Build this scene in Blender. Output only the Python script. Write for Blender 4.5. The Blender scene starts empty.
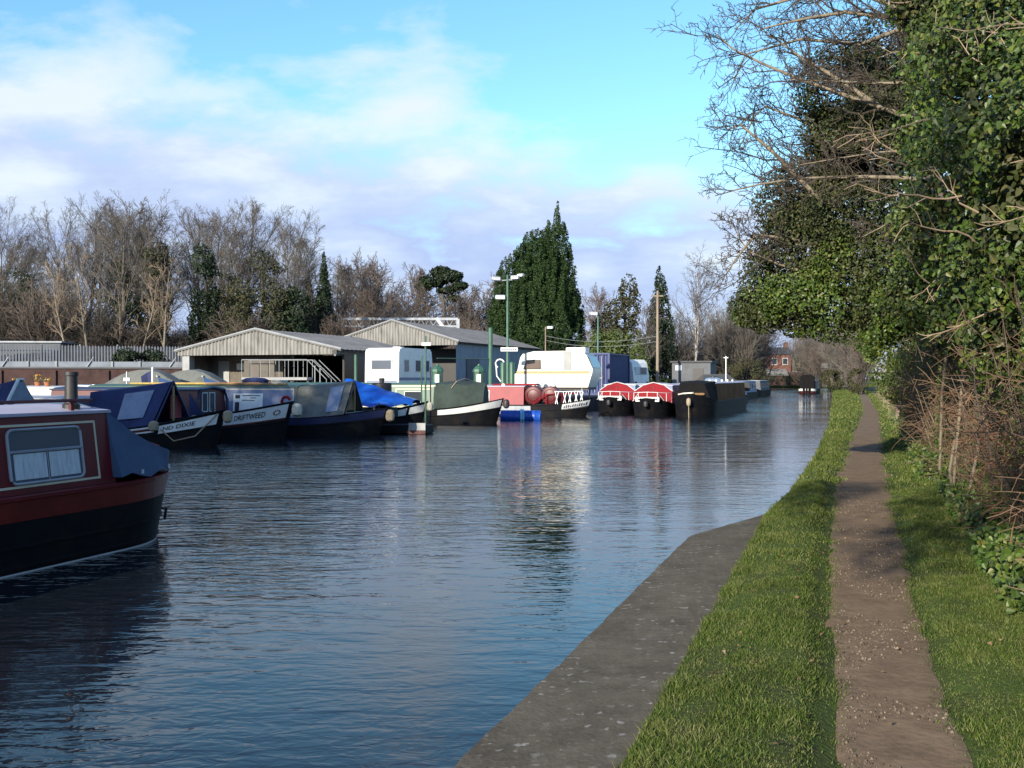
import bpy, math, random
import numpy as np
from mathutils import noise as mnoise, Vector

rng = np.random.default_rng(7)
random.seed(7)
R = math.radians
scene = bpy.context.scene
COL = scene.collection

# ------------------------------------------------------------------ place
EYE = 1.65; F = 1000.0; HZ = 378.0
WZ = -0.35                      # water level
UX, UY = math.sin(R(19.8)), math.cos(R(19.8))   # canal direction u, right hand normal n=(UY,-UX)
A_U = math.pi/2 - R(19.8)       # heading angle of u
A_N = -R(19.8)                  # heading angle of n
def st(s, t, z=0.0): return (UX*s + UY*t, UY*s - UX*t, z)
def at(px, py, Y): return ((px-512)/F*Y, Y, EYE-(py-HZ)/F*Y)
def to_st(x, y): return (UX*x + UY*y, UY*x - UX*y)

# ------------------------------------------------------------------ materials
def nt(name):
    m = bpy.data.materials.new(name); m.use_nodes = True
    return m, m.node_tree.nodes, m.node_tree.links, m.node_tree.nodes['Principled BSDF']
def ramp(N, stops):
    r = N.new('ShaderNodeValToRGB'); e = r.color_ramp.elements
    e[0].position, e[0].color = stops[0][0], (*stops[0][1], 1)
    e[1].position, e[1].color = stops[-1][0], (*stops[-1][1], 1)
    for p, c in stops[1:-1]:
        x = e.new(p); x.color = (*c, 1)
    return r
def mat(name, c, rough=0.5, var=0.25, scale=3.0, bump=0.0, bscale=20.0, metal=0.0, c2=None, spec=0.5, stretch=None, detail=5):
    m, N, L, B = nt(name)
    tc = N.new('ShaderNodeTexCoord'); src = tc.outputs['Object']
    if stretch:
        mp = N.new('ShaderNodeMapping'); mp.inputs['Scale'].default_value = stretch
        L.new(src, mp.inputs[0]); src = mp.outputs[0]
    n = N.new('ShaderNodeTexNoise'); n.inputs['Scale'].default_value = scale; n.inputs['Detail'].default_value = detail
    n.inputs['Roughness'].default_value = 0.65
    L.new(src, n.inputs['Vector'])
    c2 = c2 or tuple(x*(1-var) for x in c); chi = tuple(min(1, x*(1+var*0.5)) for x in c)
    r = ramp(N, [(0.32, c2), (0.52, c), (0.72, chi)])
    L.new(n.outputs['Fac'], r.inputs[0]); L.new(r.outputs[0], B.inputs['Base Color'])
    B.inputs['Roughness'].default_value = rough; B.inputs['Metallic'].default_value = metal
    B.inputs['Specular IOR Level'].default_value = spec
    if bump:
        b = N.new('ShaderNodeBump'); b.inputs['Strength'].default_value = bump; b.inputs['Distance'].default_value = 0.02
        n2 = N.new('ShaderNodeTexNoise'); n2.inputs['Scale'].default_value = bscale; n2.inputs['Detail'].default_value = 6
        L.new(src, n2.inputs['Vector']); L.new(n2.outputs['Fac'], b.inputs['Height']); L.new(b.outputs[0], B.inputs['Normal'])
    return m
def leafmat(name, cols, rough=0.4, spec=0.5, trans=0.0):
    """each leaf (mesh island) takes its own colour"""
    m, N, L, B = nt(name)
    g = N.new('ShaderNodeNewGeometry')
    r = ramp(N, [(i/(len(cols)-1), c) for i, c in enumerate(cols)])
    L.new(g.outputs['Random Per Island'], r.inputs[0]); L.new(r.outputs[0], B.inputs['Base Color'])
    B.inputs['Roughness'].default_value = rough; B.inputs['Specular IOR Level'].default_value = spec
    if trans:
        out = N['Material Output']; t = N.new('ShaderNodeBsdfTranslucent'); mx = N.new('ShaderNodeMixShader')
        L.new(r.outputs[0], t.inputs['Color']); mx.inputs[0].default_value = trans
        L.new(B.outputs[0], mx.inputs[1]); L.new(t.outputs[0], mx.inputs[2]); L.new(mx.outputs[0], out.inputs[0])
    return m
def glassmat(name, c, rough=0.06):
    m, N, L, B = nt(name); B.inputs['Base Color'].default_value = (*c, 1); B.inputs['Roughness'].default_value = rough
    B.inputs['Specular IOR Level'].default_value = 0.8
    return m

M = {}
def D(k, *a, **kw): M[k] = mat(k, *a, **kw)
D('hull_black', (0.006,0.007,0.010), 0.6, 0.5, 2.5, 0.15, 9, c2=(0.016,0.013,0.011), spec=0.15)
D('maroon', (0.135,0.011,0.017), 0.35, 0.3, 2.0, spec=0.5)
D('red_band', (0.17,0.018,0.014), 0.4, 0.35, 2.2)
D('red', (0.22,0.006,0.014), 0.65, 0.25, 2.0, spec=0.2)
D('pink_red', (0.26,0.032,0.045), 0.55, 0.2, 1.5)
D('dark_red', (0.09,0.012,0.014), 0.45, 0.3, 3)
D('navy', (0.014,0.022,0.075), 0.45, 0.3, 2)
D('navy_cloth', (0.020,0.032,0.105), 0.85, 0.4, 2.0, 0.8, 3.5)
D('blue_cloth', (0.045,0.085,0.16), 0.8, 0.4, 1.6, 0.9, 3.5)
D('tarp_blue', (0.010,0.105,0.52), 0.26, 0.35, 3.0, 1.0, 3)
D('barrel_blue', (0.012,0.075,0.40), 0.4, 0.3, 6)
D('cyan_rope', (0.25,0.58,0.78), 0.7, 0.2, 8)
D('grey_canvas', (0.125,0.135,0.125), 0.85, 0.35, 2, 0.8, 3.5)
D('green_canvas', (0.030,0.048,0.040), 0.85, 0.35, 2, 0.9, 3.5)
D('clear_sheet', (0.20,0.25,0.33), 0.18, 0.2, 3, 0.2, 5)
D('slate_blue', (0.165,0.20,0.32), 0.5, 0.15, 1.5)
D('green_paint', (0.034,0.105,0.066), 0.45, 0.3, 2)
D('post_green', (0.05,0.125,0.088), 0.5, 0.25, 4)
D('brown_paint', (0.19,0.085,0.034), 0.85, 0.4, 1.5, spec=0.08)
D('black_paint', (0.012,0.012,0.014), 0.4, 0.4, 2)
D('iron', (0.03,0.03,0.032), 0.5, 0.4, 8)
D('white', (0.78,0.78,0.75), 0.45, 0.12, 2.5)
D('cream', (0.74,0.71,0.62), 0.5, 0.15, 2.5)
D('offwhite', (0.62,0.63,0.62), 0.5, 0.2, 2.0)
D('line_cream', (0.62,0.56,0.40), 0.5, 0.15, 3)
D('roof_lav', (0.46,0.43,0.50), 0.55, 0.15, 1.5)
D('roof_grey', (0.30,0.33,0.38), 0.55, 0.2, 1.5)
D('tan', (0.46,0.27,0.13), 0.5, 0.2, 2)
D('rope', (0.34,0.28,0.19), 0.9, 0.3, 14, 0.6, 40)
D('rope_pale', (0.55,0.52,0.42), 0.9, 0.3, 14, 0.6, 40)
D('wood', (0.27,0.16,0.07), 0.6, 0.35, 4, stretch=(0.4,4,4))
D('pole_wood', (0.27,0.21,0.16), 0.8, 0.35, 4, stretch=(4,4,0.4))
D('steel', (0.28,0.30,0.31), 0.5, 0.25, 3)
D('white_metal', (0.72,0.74,0.74), 0.4, 0.15, 4)
D('fence_grey', (0.115,0.13,0.16), 0.6, 0.3, 1.0)
D('barrier_grey', (0.20,0.225,0.27), 0.6, 0.3, 1.0)
D('galv', (0.34,0.37,0.41), 0.55, 0.25, 2.5)
D('fascia', (0.235,0.23,0.215), 0.7, 0.5, 1.4, stretch=(3,3,0.5))
D('roof_sheet', (0.21,0.20,0.185), 0.8, 0.35, 0.8, 0.3, 3)
D('block', (0.13,0.115,0.095), 0.9, 0.3, 1.5, 0.4, 8)
D('grey_panel', (0.30,0.31,0.31), 0.6, 0.2, 1.5)  # plain mid grey for boards, doors and the pillar
D('blue_sheet', (0.19,0.225,0.28), 0.55, 0.25, 0.8, stretch=(2,2,0.3))
D('container_blue', (0.012,0.028,0.125), 0.5, 0.35, 1.2)
D('grey_render', (0.105,0.112,0.125), 0.8, 0.2, 1.5)
D('brick_house', (0.14,0.062,0.046), 0.9, 0.3, 3, 0.4, 30)
D('slate', (0.055,0.058,0.068), 0.7, 0.3, 3)
D('asphalt', (0.060,0.058,0.055), 0.9, 0.35, 1.2, 0.4, 25)
D('rubber', (0.009,0.009,0.010), 0.85, 0.3, 5, spec=0.1)
D('orange', (0.55,0.22,0.05), 0.6, 0.3, 9)
D('yellow', (0.42,0.30,0.08), 0.6, 0.3, 9)
D('terracotta', (0.35,0.13,0.06), 0.8, 0.3, 9)
D('curtain', (0.58,0.64,0.66), 0.9, 0.25, 3, stretch=(9,9,0.5))
D('ink', (0.02,0.02,0.03), 0.6, 0.2, 9)
D('bark', (0.105,0.090,0.071), 0.95, 0.45, 4, 0.8, 12, stretch=(3,3,0.6))
D('bark_pale', (0.20,0.168,0.122), 0.95, 0.4, 5, 0.8, 14)
D('bark_dark', (0.035,0.029,0.024), 0.95, 0.45, 4, 0.5, 12)
D('hedge_twig', (0.135,0.088,0.056), 0.95, 0.5, 1.2)
D('twig', (0.108,0.096,0.083), 0.95, 0.35, 1.5)
D('twig_red', (0.125,0.098,0.082), 0.95, 0.35, 1.5)
D('twig_dark', (0.058,0.047,0.037), 0.95, 0.4, 3)
D('twig_pale', (0.27,0.20,0.14), 0.95, 0.35, 3)
D('birch', (0.34,0.31,0.29), 0.8, 0.4, 3)
D('bramble', (0.21,0.10,0.058), 0.85, 0.4, 5)
M['pane'] = glassmat('pane', (0.035,0.045,0.055))
M['pane_grey'] = glassmat('pane_grey', (0.10,0.12,0.15), 0.15)
M['pane_blue'] = glassmat('pane_blue', (0.03,0.07,0.17), 0.12)
M['pane_brown'] = glassmat('pane_brown', (0.14,0.10,0.08), 0.15)
M['lamp_glass'] = glassmat('lamp_glass', (0.55,0.57,0.58), 0.2)
M['ivy'] = leafmat('ivy', [(0.022,0.042,0.008),(0.042,0.080,0.012),(0.070,0.120,0.018),(0.048,0.085,0.014),(0.110,0.165,0.024),(0.14,0.14,0.035)], 0.45, 0.4, 0.22)
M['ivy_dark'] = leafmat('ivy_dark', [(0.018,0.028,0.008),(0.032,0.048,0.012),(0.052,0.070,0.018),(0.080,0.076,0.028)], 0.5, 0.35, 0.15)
M['ivy_sun_tint'] = leafmat('ivy_sun_tint', [(0.04,0.075,0.014),(0.075,0.12,0.02),(0.11,0.15,0.03),(0.14,0.15,0.04)], 0.4, 0.5, 0.2)  # lighter ivy, sunlight put into the leaf colours
M['fir'] = leafmat('fir', [(0.011,0.028,0.009),(0.019,0.044,0.012),(0.032,0.066,0.016),(0.048,0.085,0.022)], 0.6, 0.3)
M['fir_dark'] = leafmat('fir_dark', [(0.012,0.022,0.011),(0.018,0.032,0.013),(0.028,0.045,0.017)], 0.6, 0.3)
M['fir_light'] = leafmat('fir_light', [(0.045,0.07,0.02),(0.07,0.10,0.028),(0.10,0.125,0.035)], 0.6, 0.3)
M['olive'] = leafmat('olive', [(0.030,0.034,0.015),(0.046,0.048,0.020),(0.068,0.064,0.028)], 0.7, 0.3)
M['dead_leaf'] = leafmat('dead_leaf', [(0.12,0.075,0.04),(0.18,0.115,0.06),(0.24,0.17,0.10)], 0.8, 0.2)
M['grass'] = leafmat('grass', [(0.028,0.052,0.008),(0.052,0.092,0.012),(0.080,0.126,0.018),(0.118,0.158,0.030),(0.20,0.195,0.08)], 0.6, 0.25, 0.2)
def patchy(m, c, sc, lo, hi):
    N, L = m.node_tree.nodes, m.node_tree.links; B = N['Principled BSDF']; src = B.inputs['Base Color'].links[0].from_socket
    t = N.new('ShaderNodeTexCoord'); n = N.new('ShaderNodeTexNoise'); n.inputs['Scale'].default_value = sc; n.inputs['Detail'].default_value = 6; n.inputs['Roughness'].default_value = 0.7
    L.new(t.outputs['Object'], n.inputs['Vector']); r = ramp(N, [(lo,(0,0,0)),(hi,(0.85,)*3)]); L.new(n.outputs['Fac'], r.inputs[0])
    x = N.new('ShaderNodeMix'); x.data_type = 'RGBA'; L.new(r.outputs[0], x.inputs[0]); L.new(src, x.inputs[6]); x.inputs[7].default_value = (*c,1)
    for l in list(src.links): 
        if l.to_node != x: L.new(x.outputs[2], l.to_socket)
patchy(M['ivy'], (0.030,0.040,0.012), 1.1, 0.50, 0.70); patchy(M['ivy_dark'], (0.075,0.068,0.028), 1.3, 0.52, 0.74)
patchy(M['grass'], (0.20,0.20,0.075), 3.2, 0.50, 0.74); patchy(M['grass'], (0.030,0.052,0.010), 2.4, 0.54, 0.70)
M['weed'] = leafmat('weed', [(0.06,0.14,0.02),(0.09,0.19,0.03)], 0.5, 0.3, 0.2)

# ------------------------------------------------------------------ mesh building
def mesh_np(name, V, faces):
    """V (n,3); faces: list of int arrays (m,k)"""
    me = bpy.data.meshes.new(name)
    V = np.asarray(V, dtype=np.float32); me.vertices.add(len(V)); me.vertices.foreach_set('co', V.ravel())
    fs = [np.asarray(f, dtype=np.int32) for f in faces if len(f)]
    nl = sum(f.size for f in fs); nf = sum(len(f) for f in fs)
    me.loops.add(nl); me.loops.foreach_set('vertex_index', np.concatenate([f.ravel() for f in fs]))
    me.polygons.add(nf)
    tot = np.concatenate([np.full(len(f), f.shape[1], dtype=np.int32) for f in fs])
    start = np.concatenate([[0], np.cumsum(tot)[:-1]]).astype(np.int32)
    me.polygons.foreach_set('loop_start', start)
    me.update(calc_edges=True); me.validate()
    return me
def link(name, me, m, parent=None, smooth=False):
    if m is not None: me.materials.append(M[m] if isinstance(m, str) else m)
    me.polygons.foreach_set('use_smooth', np.full(len(me.polygons), smooth, dtype=bool))
    o = bpy.data.objects.new(name, me); COL.objects.link(o)
    if parent is not None: o.parent = parent
    return o

class MB:
    def __init__(s): s.v = []; s.f = []
    def add(s, vs, fs):
        b = len(s.v); s.v += [tuple(p) for p in vs]; s.f += [tuple(i+b for i in f) for f in fs]; return s
    def box(s, c, d, rz=0.0, bev=0.0):
        x, y, z = d[0]/2, d[1]/2, d[2]/2
        if bev <= 0:
            P = [(-x,-y,-z),(x,-y,-z),(x,y,-z),(-x,y,-z),(-x,-y,z),(x,-y,z),(x,y,z),(-x,y,z)]
            Fc = [(0,3,2,1),(4,5,6,7),(0,1,5,4),(1,2,6,5),(2,3,7,6),(3,0,4,7)]
        else:
            b = min(bev, x*.9, y*.9, z*.9); P = []
            for zz, ins in ((-z,b),(-z+b,0),(z-b,0),(z,b)):
                X, Y = x-ins, y-ins
                P += [(-X+b,-Y,zz),(X-b,-Y,zz),(X,-Y+b,zz),(X,Y-b,zz),(X-b,Y,zz),(-X+b,Y,zz),(-X,Y-b,zz),(-X,-Y+b,zz)]
            Fc = [tuple(range(7,-1,-1)), tuple(range(24,32))]
            for k in range(3):
                for i in range(8):
                    j = (i+1) % 8; Fc.append((k*8+i, k*8+j, k*8+8+j, k*8+8+i))
        ca, sa = math.cos(rz), math.sin(rz)
        return s.add([(c[0]+p[0]*ca-p[1]*sa, c[1]+p[0]*sa+p[1]*ca, c[2]+p[2]) for p in P], Fc)
    def tube(s, pts, r, k=6, cap=True):
        pts = [Vector(p) for p in pts]; n = len(pts)
        rs = r if isinstance(r, (list, tuple)) else [r]*n
        vs = []
        for i, p in enumerate(pts):
            t = (pts[min(i+1,n-1)] - pts[max(i-1,0)]).normalized()
            ref = Vector((0,0,1)) if abs(t.z) < 0.9 else Vector((1,0,0))
            a = t.cross(ref).normalized(); b = a.cross(t)
            for q in range(k):
                an = 2*math.pi*q/k; vs.append(p + (a*math.cos(an) + b*math.sin(an))*rs[i])
        fs = [(i*k+q, i*k+(q+1)%k, (i+1)*k+(q+1)%k, (i+1)*k+q) for i in range(n-1) for q in range(k)]
        if cap: fs += [tuple(range(k-1,-1,-1)), tuple(range((n-1)*k, n*k))]
        return s.add(vs, fs)
    def lathe(s, prof, k=16, c=(0,0,0), axis='z'):
        vs = []
        for r, h in prof:
            for q in range(k):
                a = 2*math.pi*q/k; x, y = r*math.cos(a), r*math.sin(a)
                p = (x,y,h) if axis == 'z' else ((h,x,y) if axis == 'x' else (x,h,y))
                vs.append((c[0]+p[0], c[1]+p[1], c[2]+p[2]))
        n = len(prof)
        fs = [(i*k+q, i*k+(q+1)%k, (i+1)*k+(q+1)%k, (i+1)*k+q) for i in range(n-1) for q in range(k)]
        fs += [tuple(range(k-1,-1,-1)), tuple(range((n-1)*k, n*k))]
        return s.add(vs, fs)
    def torus(s, c, R0, r, k=20, j=8, axis='y', a0=0.0, a1=2*math.pi):
        pts = []
        full = abs(a1-a0-2*math.pi) < 1e-6
        for i in range(k+1):
            a = a0+(a1-a0)*i/k; x, z = R0*math.cos(a), R0*math.sin(a)
            pts.append((c[0]+x, c[1], c[2]+z) if axis == 'y' else ((c[0], c[1]+x, c[2]+z) if axis == 'x' else (c[0]+x, c[1]+z, c[2])))
        return s.tube(pts, r, j)
    def prism(s, poly, y0, y1, plane='xz'):
        """polygon extruded along the third axis"""
        def P(a, b, h): return (a,h,b) if plane == 'xz' else ((h,a,b) if plane == 'yz' else (a,b,h))
        n = len(poly)
        vs = [P(a,b,y0) for a,b in poly] + [P(a,b,y1) for a,b in poly]
        fs = [tuple(range(n-1,-1,-1)), tuple(range(n,2*n))] + [(i,(i+1)%n,n+(i+1)%n,n+i) for i in range(n)]
        return s.add(vs, fs)
    def loft(s, rings, closed=False, cap=True):
        k = len(rings[0]); vs = [p for r in rings for p in r]; n = len(rings)
        kk = k if closed else k-1
        fs = [(i*k+q, i*k+(q+1)%k, (i+1)*k+(q+1)%k, (i+1)*k+q) for i in range(n-1) for q in range(kk)]
        if cap: fs += [tuple(range(k-1,-1,-1)), tuple(range((n-1)*k, n*k))]
        return s.add(vs, fs)
    def build(s, name, m, parent=None, smooth=False, fixn=True):
        me = bpy.data.meshes.new(name); me.from_pydata(s.v, [], s.f); me.update()
        if fixn:
            import bmesh
            bm = bmesh.new(); bm.from_mesh(me); bmesh.ops.recalc_face_normals(bm, faces=bm.faces); bm.to_mesh(me); bm.free()
        o = link(name, me, m, parent)
        if smooth:
            me.polygons.foreach_set('use_smooth', np.ones(len(me.polygons), dtype=bool))
            try: me.set_sharp_from_angle(angle=R(40))
            except Exception: pass
        return o

def tag(o, label=None, cat=None, group=None, kind=None):
    if label: o['label'] = label
    if cat: o['category'] = cat
    if group: o['group'] = group
    if kind: o['kind'] = kind
    return o
def thing(name, label, cat, loc=(0,0,0), rz=0.0, group=None):
    o = bpy.data.objects.new(name, None); o.empty_display_size = 0.3; COL.objects.link(o)
    o.location = loc; o.rotation_euler = (0,0,rz)
    return tag(o, label, cat, group)
def copy_tree(o, parent=None):
    c = o.copy(); COL.objects.link(c)
    if parent is not None: c.parent = parent
    for ch in [x for x in COL.objects if x.parent == o]: copy_tree(ch, c)
    return c

def text2d(s, height=1.0):
    cu = bpy.data.curves.new('t', 'FONT'); cu.body = s; cu.size = 1.0; cu.resolution_u = 2; cu.offset = 0.012
    o = bpy.data.objects.new('t', cu); COL.objects.link(o)
    bpy.context.view_layer.update()
    me = bpy.data.meshes.new_from_object(o.evaluated_get(bpy.context.evaluated_depsgraph_get()))
    V = np.array([v.co[:] for v in me.vertices]); Fc = [tuple(p.vertices) for p in me.polygons]
    bpy.data.objects.remove(o); bpy.data.curves.remove(cu); bpy.data.meshes.remove(me)
    V = V[:, :2]; V -= V.min(0); V /= V.max(0)      # unit box
    return V, Fc

# ------------------------------------------------------------------ vegetation helpers
def nrm(v): return v/np.maximum(np.linalg.norm(v, axis=-1, keepdims=True), 1e-9)
def tubes_np(P, Rr, k=3):
    """P (B,n,3), Rr (B,n) -> verts, faces"""
    B, n, _ = P.shape
    T = nrm(np.gradient(P, axis=1))
    ref = np.where(np.abs(T[..., 2:3]) < 0.9, np.array([0,0,1.0]), np.array([1.0,0,0]))
    A = nrm(np.cross(T, ref)); C = np.cross(A, T)
    an = np.arange(k)*2*np.pi/k
    V = P[:, :, None, :] + (A[:, :, None, :]*np.cos(an)[None,None,:,None] + C[:, :, None, :]*np.sin(an)[None,None,:,None])*Rr[:, :, None, None]
    idx = np.arange(B*n*k).reshape(B, n, k)
    a = idx[:, :-1, :]; b = np.roll(idx, -1, 2)[:, :-1, :]; c = np.roll(idx, -1, 2)[:, 1:, :]; d = idx[:, 1:, :]
    return V.reshape(-1,3), np.stack([a,b,c,d], -1).reshape(-1,4)
def joinv(parts):
    V = []; Fq = []; off = 0
    for v, f in parts:
        V.append(v); Fq.append(f+off); off += len(v)
    return np.concatenate(V), np.concatenate(Fq)
def poly_level(g, start, d, length, r0, r1, n=5, wig=0.15, trop=0.1, tdir=(0,0,1)):
    B = len(start); P = np.zeros((B,n,3)); P[:,0] = start; d = nrm(d)
    td = np.array(tdir, dtype=float)
    for i in range(1, n):
        d = nrm(d + g.normal(0, wig, (B,3)) + trop*td)
        P[:,i] = P[:,i-1] + d*(length/(n-1))[:,None]
    tt = np.linspace(0,1,n)[None]
    return P, r0[:,None]*(1-tt) + r1[:,None]*tt
def spawn(g, P, Rr, m, tmin, tmax, ang, lratio, rratio, taper=0.55, outward=None):
    B, n, _ = P.shape
    tt = np.clip(tmin + (tmax-tmin)*(np.arange(m)[None]+g.random((B,m)))/m, 0, 0.999)
    x = tt*(n-1); i = x.astype(int); fr = (x-i)[..., None]
    bi = np.repeat(np.arange(B)[:,None], m, 1)
    S = P[bi,i]*(1-fr) + P[bi,i+1]*fr
    T = nrm(P[bi,i+1]-P[bi,i])
    rnd = g.normal(0,1,(B,m,3)); perp = nrm(rnd - (rnd*T).sum(-1,keepdims=True)*T)
    a = np.radians(ang[0] + (ang[1]-ang[0])*g.random((B,m)))[..., None]
    d = T*np.cos(a) + perp*np.sin(a)
    plen = np.linalg.norm(np.diff(P,axis=1),axis=-1).sum(1)
    ln = plen[:,None]*lratio*(1.15-taper*tt)*(0.7+0.6*g.random((B,m)))
    rad = (Rr[bi,i]*(1-fr[...,0])+Rr[bi,i+1]*fr[...,0])*rratio
    return S.reshape(-1,3), d.reshape(-1,3), ln.ravel(), rad.ravel()
def leaves_np(P, nr, size, g, kind='leaf', aspect=0.7, fold=0.25, droop=0.0):
    """one small folded leaf per point"""
    N = len(P); nr = nrm(nr)
    rnd = g.normal(0,1,(N,3)); rnd[:,2] -= droop
    t = nrm(rnd - (rnd*nr).sum(-1,keepdims=True)*nr); b = np.cross(nr, t)
    s = size[:,None]
    if kind == 'leaf':
        w = s*aspect*0.5
        V = np.stack([P-t*s*.5, P-t*s*.12+b*w+nr*s*fold*.5, P+t*s*.5, P-t*s*.12-b*w+nr*s*fold*.5], 1).reshape(-1,3)
        i = np.arange(N)[:,None]*4
        return V, np.concatenate([i+np.array([[0,1,2]]), i+np.array([[0,2,3]])])
    w = s*aspect*0.5
    V = np.stack([P-t*s*.45, P-t*s*.30+b*w*.95+nr*s*fold*.4, P+t*s*.12+b*w*.75+nr*s*fold*.3, P+t*s*.55,
                  P+t*s*.12-b*w*.75+nr*s*fold*.3, P-t*s*.30-b*w*.95+nr*s*fold*.4], 1).reshape(-1,3)
    i = np.arange(N)[:,None]*6
    return V, np.concatenate([i+np.array([[0,3,2,1]]), i+np.array([[0,5,4,3]])])
def n3(P, sc, seed=0.0):
    q = P*sc + seed
    return np.array([mnoise.noise((float(a),float(b),float(c))) for a,b,c in q])
def blob_points(g, blobs, n, lo=0.62, gap=0.0, gsc=1.2):
    """points in the outer part of ellipsoids (x,y,z,rx,ry,rz); returns points and outward normals"""
    bl = np.array(blobs, dtype=float)
    w = bl[:,3]*bl[:,4]+bl[:,4]*bl[:,5]+bl[:,3]*bl[:,5]; i = g.choice(len(bl), n, p=w/w.sum())
    d = nrm(g.normal(0,1,(n,3))); r = lo + (1-lo)*np.sqrt(g.random(n)); 
    r *= 1 + 0.16*n3(d*2.3+i[:,None]*7.1, 1.0)
    P = bl[i,:3] + d*r[:,None]*bl[i,3:6]; nr = nrm(d/bl[i,3:6])
    if gap > 0:
        keep = n3(P, gsc, 3.3) > (-0.55 + gap*0.9) - 0.0
        P, nr = P[keep], nr[keep]
    return P, nr
# ------------------------------------------------------------------ camera, light, sky
cam = bpy.data.cameras.new('camera'); co = bpy.data.objects.new('camera', cam); COL.objects.link(co)
cam.sensor_width = 36; cam.lens = 36*F/1024; cam.clip_start = 0.1; cam.clip_end = 4000
co.location = (0,0,EYE); co.rotation_euler = (R(90)-math.atan(6/F), 0, 0)
scene.camera = co
SUN_H = (-0.538, -0.843); SUN_EL = 19.0
sl = bpy.data.lights.new('sun', 'SUN'); sl.energy = 5.0; sl.angle = R(0.53); sl.color = (1.0, 0.90, 0.74)
so = bpy.data.objects.new('sun', sl); COL.objects.link(so)
sd = Vector((SUN_H[0]*math.cos(R(SUN_EL)), SUN_H[1]*math.cos(R(SUN_EL)), math.sin(R(SUN_EL))))
so.rotation_euler = sd.to_track_quat('Z', 'Y').to_euler(); so.location = (-20,-30,20)

w = bpy.data.worlds.new('World'); scene.world = w; w.use_nodes = True
N, L = w.node_tree.nodes, w.node_tree.links
bg = N['Background']; bg.inputs['Strength'].default_value = 0.1
sky = N.new('ShaderNodeTexSky'); sky.sky_type = 'NISHITA'; sky.sun_disc = False
sky.sun_elevation = R(SUN_EL); sky.sun_rotation = math.atan2(SUN_H[0], SUN_H[1]); sky.altitude = 50; sky.air_density = 1.0; sky.dust_density = 0.4; sky.ozone_density = 1.0
tc = N.new('ShaderNodeTexCoord'); sep = N.new('ShaderNodeSeparateXYZ'); L.new(tc.outputs['Generated'], sep.inputs[0])
def mth(op, a, b=None, c=None, clamp=False):
    n = N.new('ShaderNodeMath'); n.operation = op; n.use_clamp = clamp
    for i, x in enumerate((a, b, c)):
        if x is None: continue
        if isinstance(x, (int, float)): n.inputs[i].default_value = x
        else: L.new(x, n.inputs[i])
    return n.outputs[0]
zc = mth('MAXIMUM', sep.outputs['Z'], 0.0); den = mth('ADD', zc, 0.30)
cmb = N.new('ShaderNodeCombineXYZ'); L.new(mth('DIVIDE', sep.outputs['X'], den), cmb.inputs[0]); L.new(mth('DIVIDE', sep.outputs['Y'], den), cmb.inputs[1])
def noise(vec, sc, det, rough=0.55, dist=0.0):
    n = N.new('ShaderNodeTexNoise'); n.inputs['Scale'].default_value = sc; n.inputs['Detail'].default_value = det
    n.inputs['Roughness'].default_value = rough; n.inputs['Distortion'].default_value = dist; L.new(vec, n.inputs['Vector']); return n.outputs['Fac']
mp = N.new('ShaderNodeMapping'); mp.inputs['Location'].default_value = (3.1, 1.7, 0.4); mp.inputs['Scale'].default_value = (1.0, 1.25, 1); L.new(cmb.outputs[0], mp.inputs[0])
n1 = noise(mp.outputs[0], 2.9, 9, 0.55, 0.1)
# the bank lies low and reaches higher on the left
band = N.new('ShaderNodeMapRange'); band.interpolation_type = 'SMOOTHSTEP'
L.new(mth('ADD', zc, mth('MULTIPLY', sep.outputs['X'], 0.14)), band.inputs[0])
for i, x in ((1, 0.10), (2, 0.31), (3, 0.30), (4, -0.125)): band.inputs[i].default_value = x
cov = mth('ADD', n1, band.outputs[0])
cr = ramp(N, [(0.45, (0,0,0)), (0.55, (0.5,)*3), (0.68, (0.93,)*3)]); L.new(cov, cr.inputs[0])
mp2 = N.new('ShaderNodeMapping'); mp2.inputs['Location'].default_value = (3.1, 1.64, 0.4); mp2.inputs['Scale'].default_value = (1.0, 1.25, 1); L.new(cmb.outputs[0], mp2.inputs[0])
n2 = noise(mp2.outputs[0], 3.4, 5, 0.55, 0.1)
lit = mth('ADD', mth('MULTIPLY', mth('SUBTRACT', n1, 0.5), 1.5), mth('ADD', mth('MULTIPLY', zc, 2.2), 0.06))
ccol = ramp(N, [(0.18, (3.1, 3.65, 5.7)), (0.42, (3.9, 4.55, 6.2)), (0.68, (5.5, 6.05, 6.9))])
L.new(lit, ccol.inputs[0])
tint = N.new('ShaderNodeMix'); tint.data_type = 'RGBA'; tint.blend_type = 'MULTIPLY'; tint.inputs[0].default_value = 1.0
L.new(sky.outputs[0], tint.inputs[6]); zr_ = ramp(N, [(0.10, (1.08,1.50,1.62)), (0.37, (1.0,1.56,1.75)), (0.56, (0.93,1.0,1.45))]); L.new(zc, zr_.inputs[0]); L.new(zr_.outputs[0], tint.inputs[7])
mx = N.new('ShaderNodeMix'); mx.data_type = 'RGBA'
L.new(cr.outputs[0], mx.inputs[0]); L.new(tint.outputs[2], mx.inputs[6]); L.new(ccol.outputs[0], mx.inputs[7])
L.new(mx.outputs[2], bg.inputs['Color'])
vs = scene.view_settings; vs.view_transform = 'Standard'; vs.look = 'None'; vs.gamma = 1; vs.exposure = 0.66; vs.use_curve_mapping = False
scene.cycles.max_bounces = 5; scene.cycles.diffuse_bounces = 2; scene.cycles.glossy_bounces = 3; scene.cycles.transmission_bounces = 2
scene.cycles.use_denoising = True; scene.cycles.sample_clamp_indirect = 6

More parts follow.
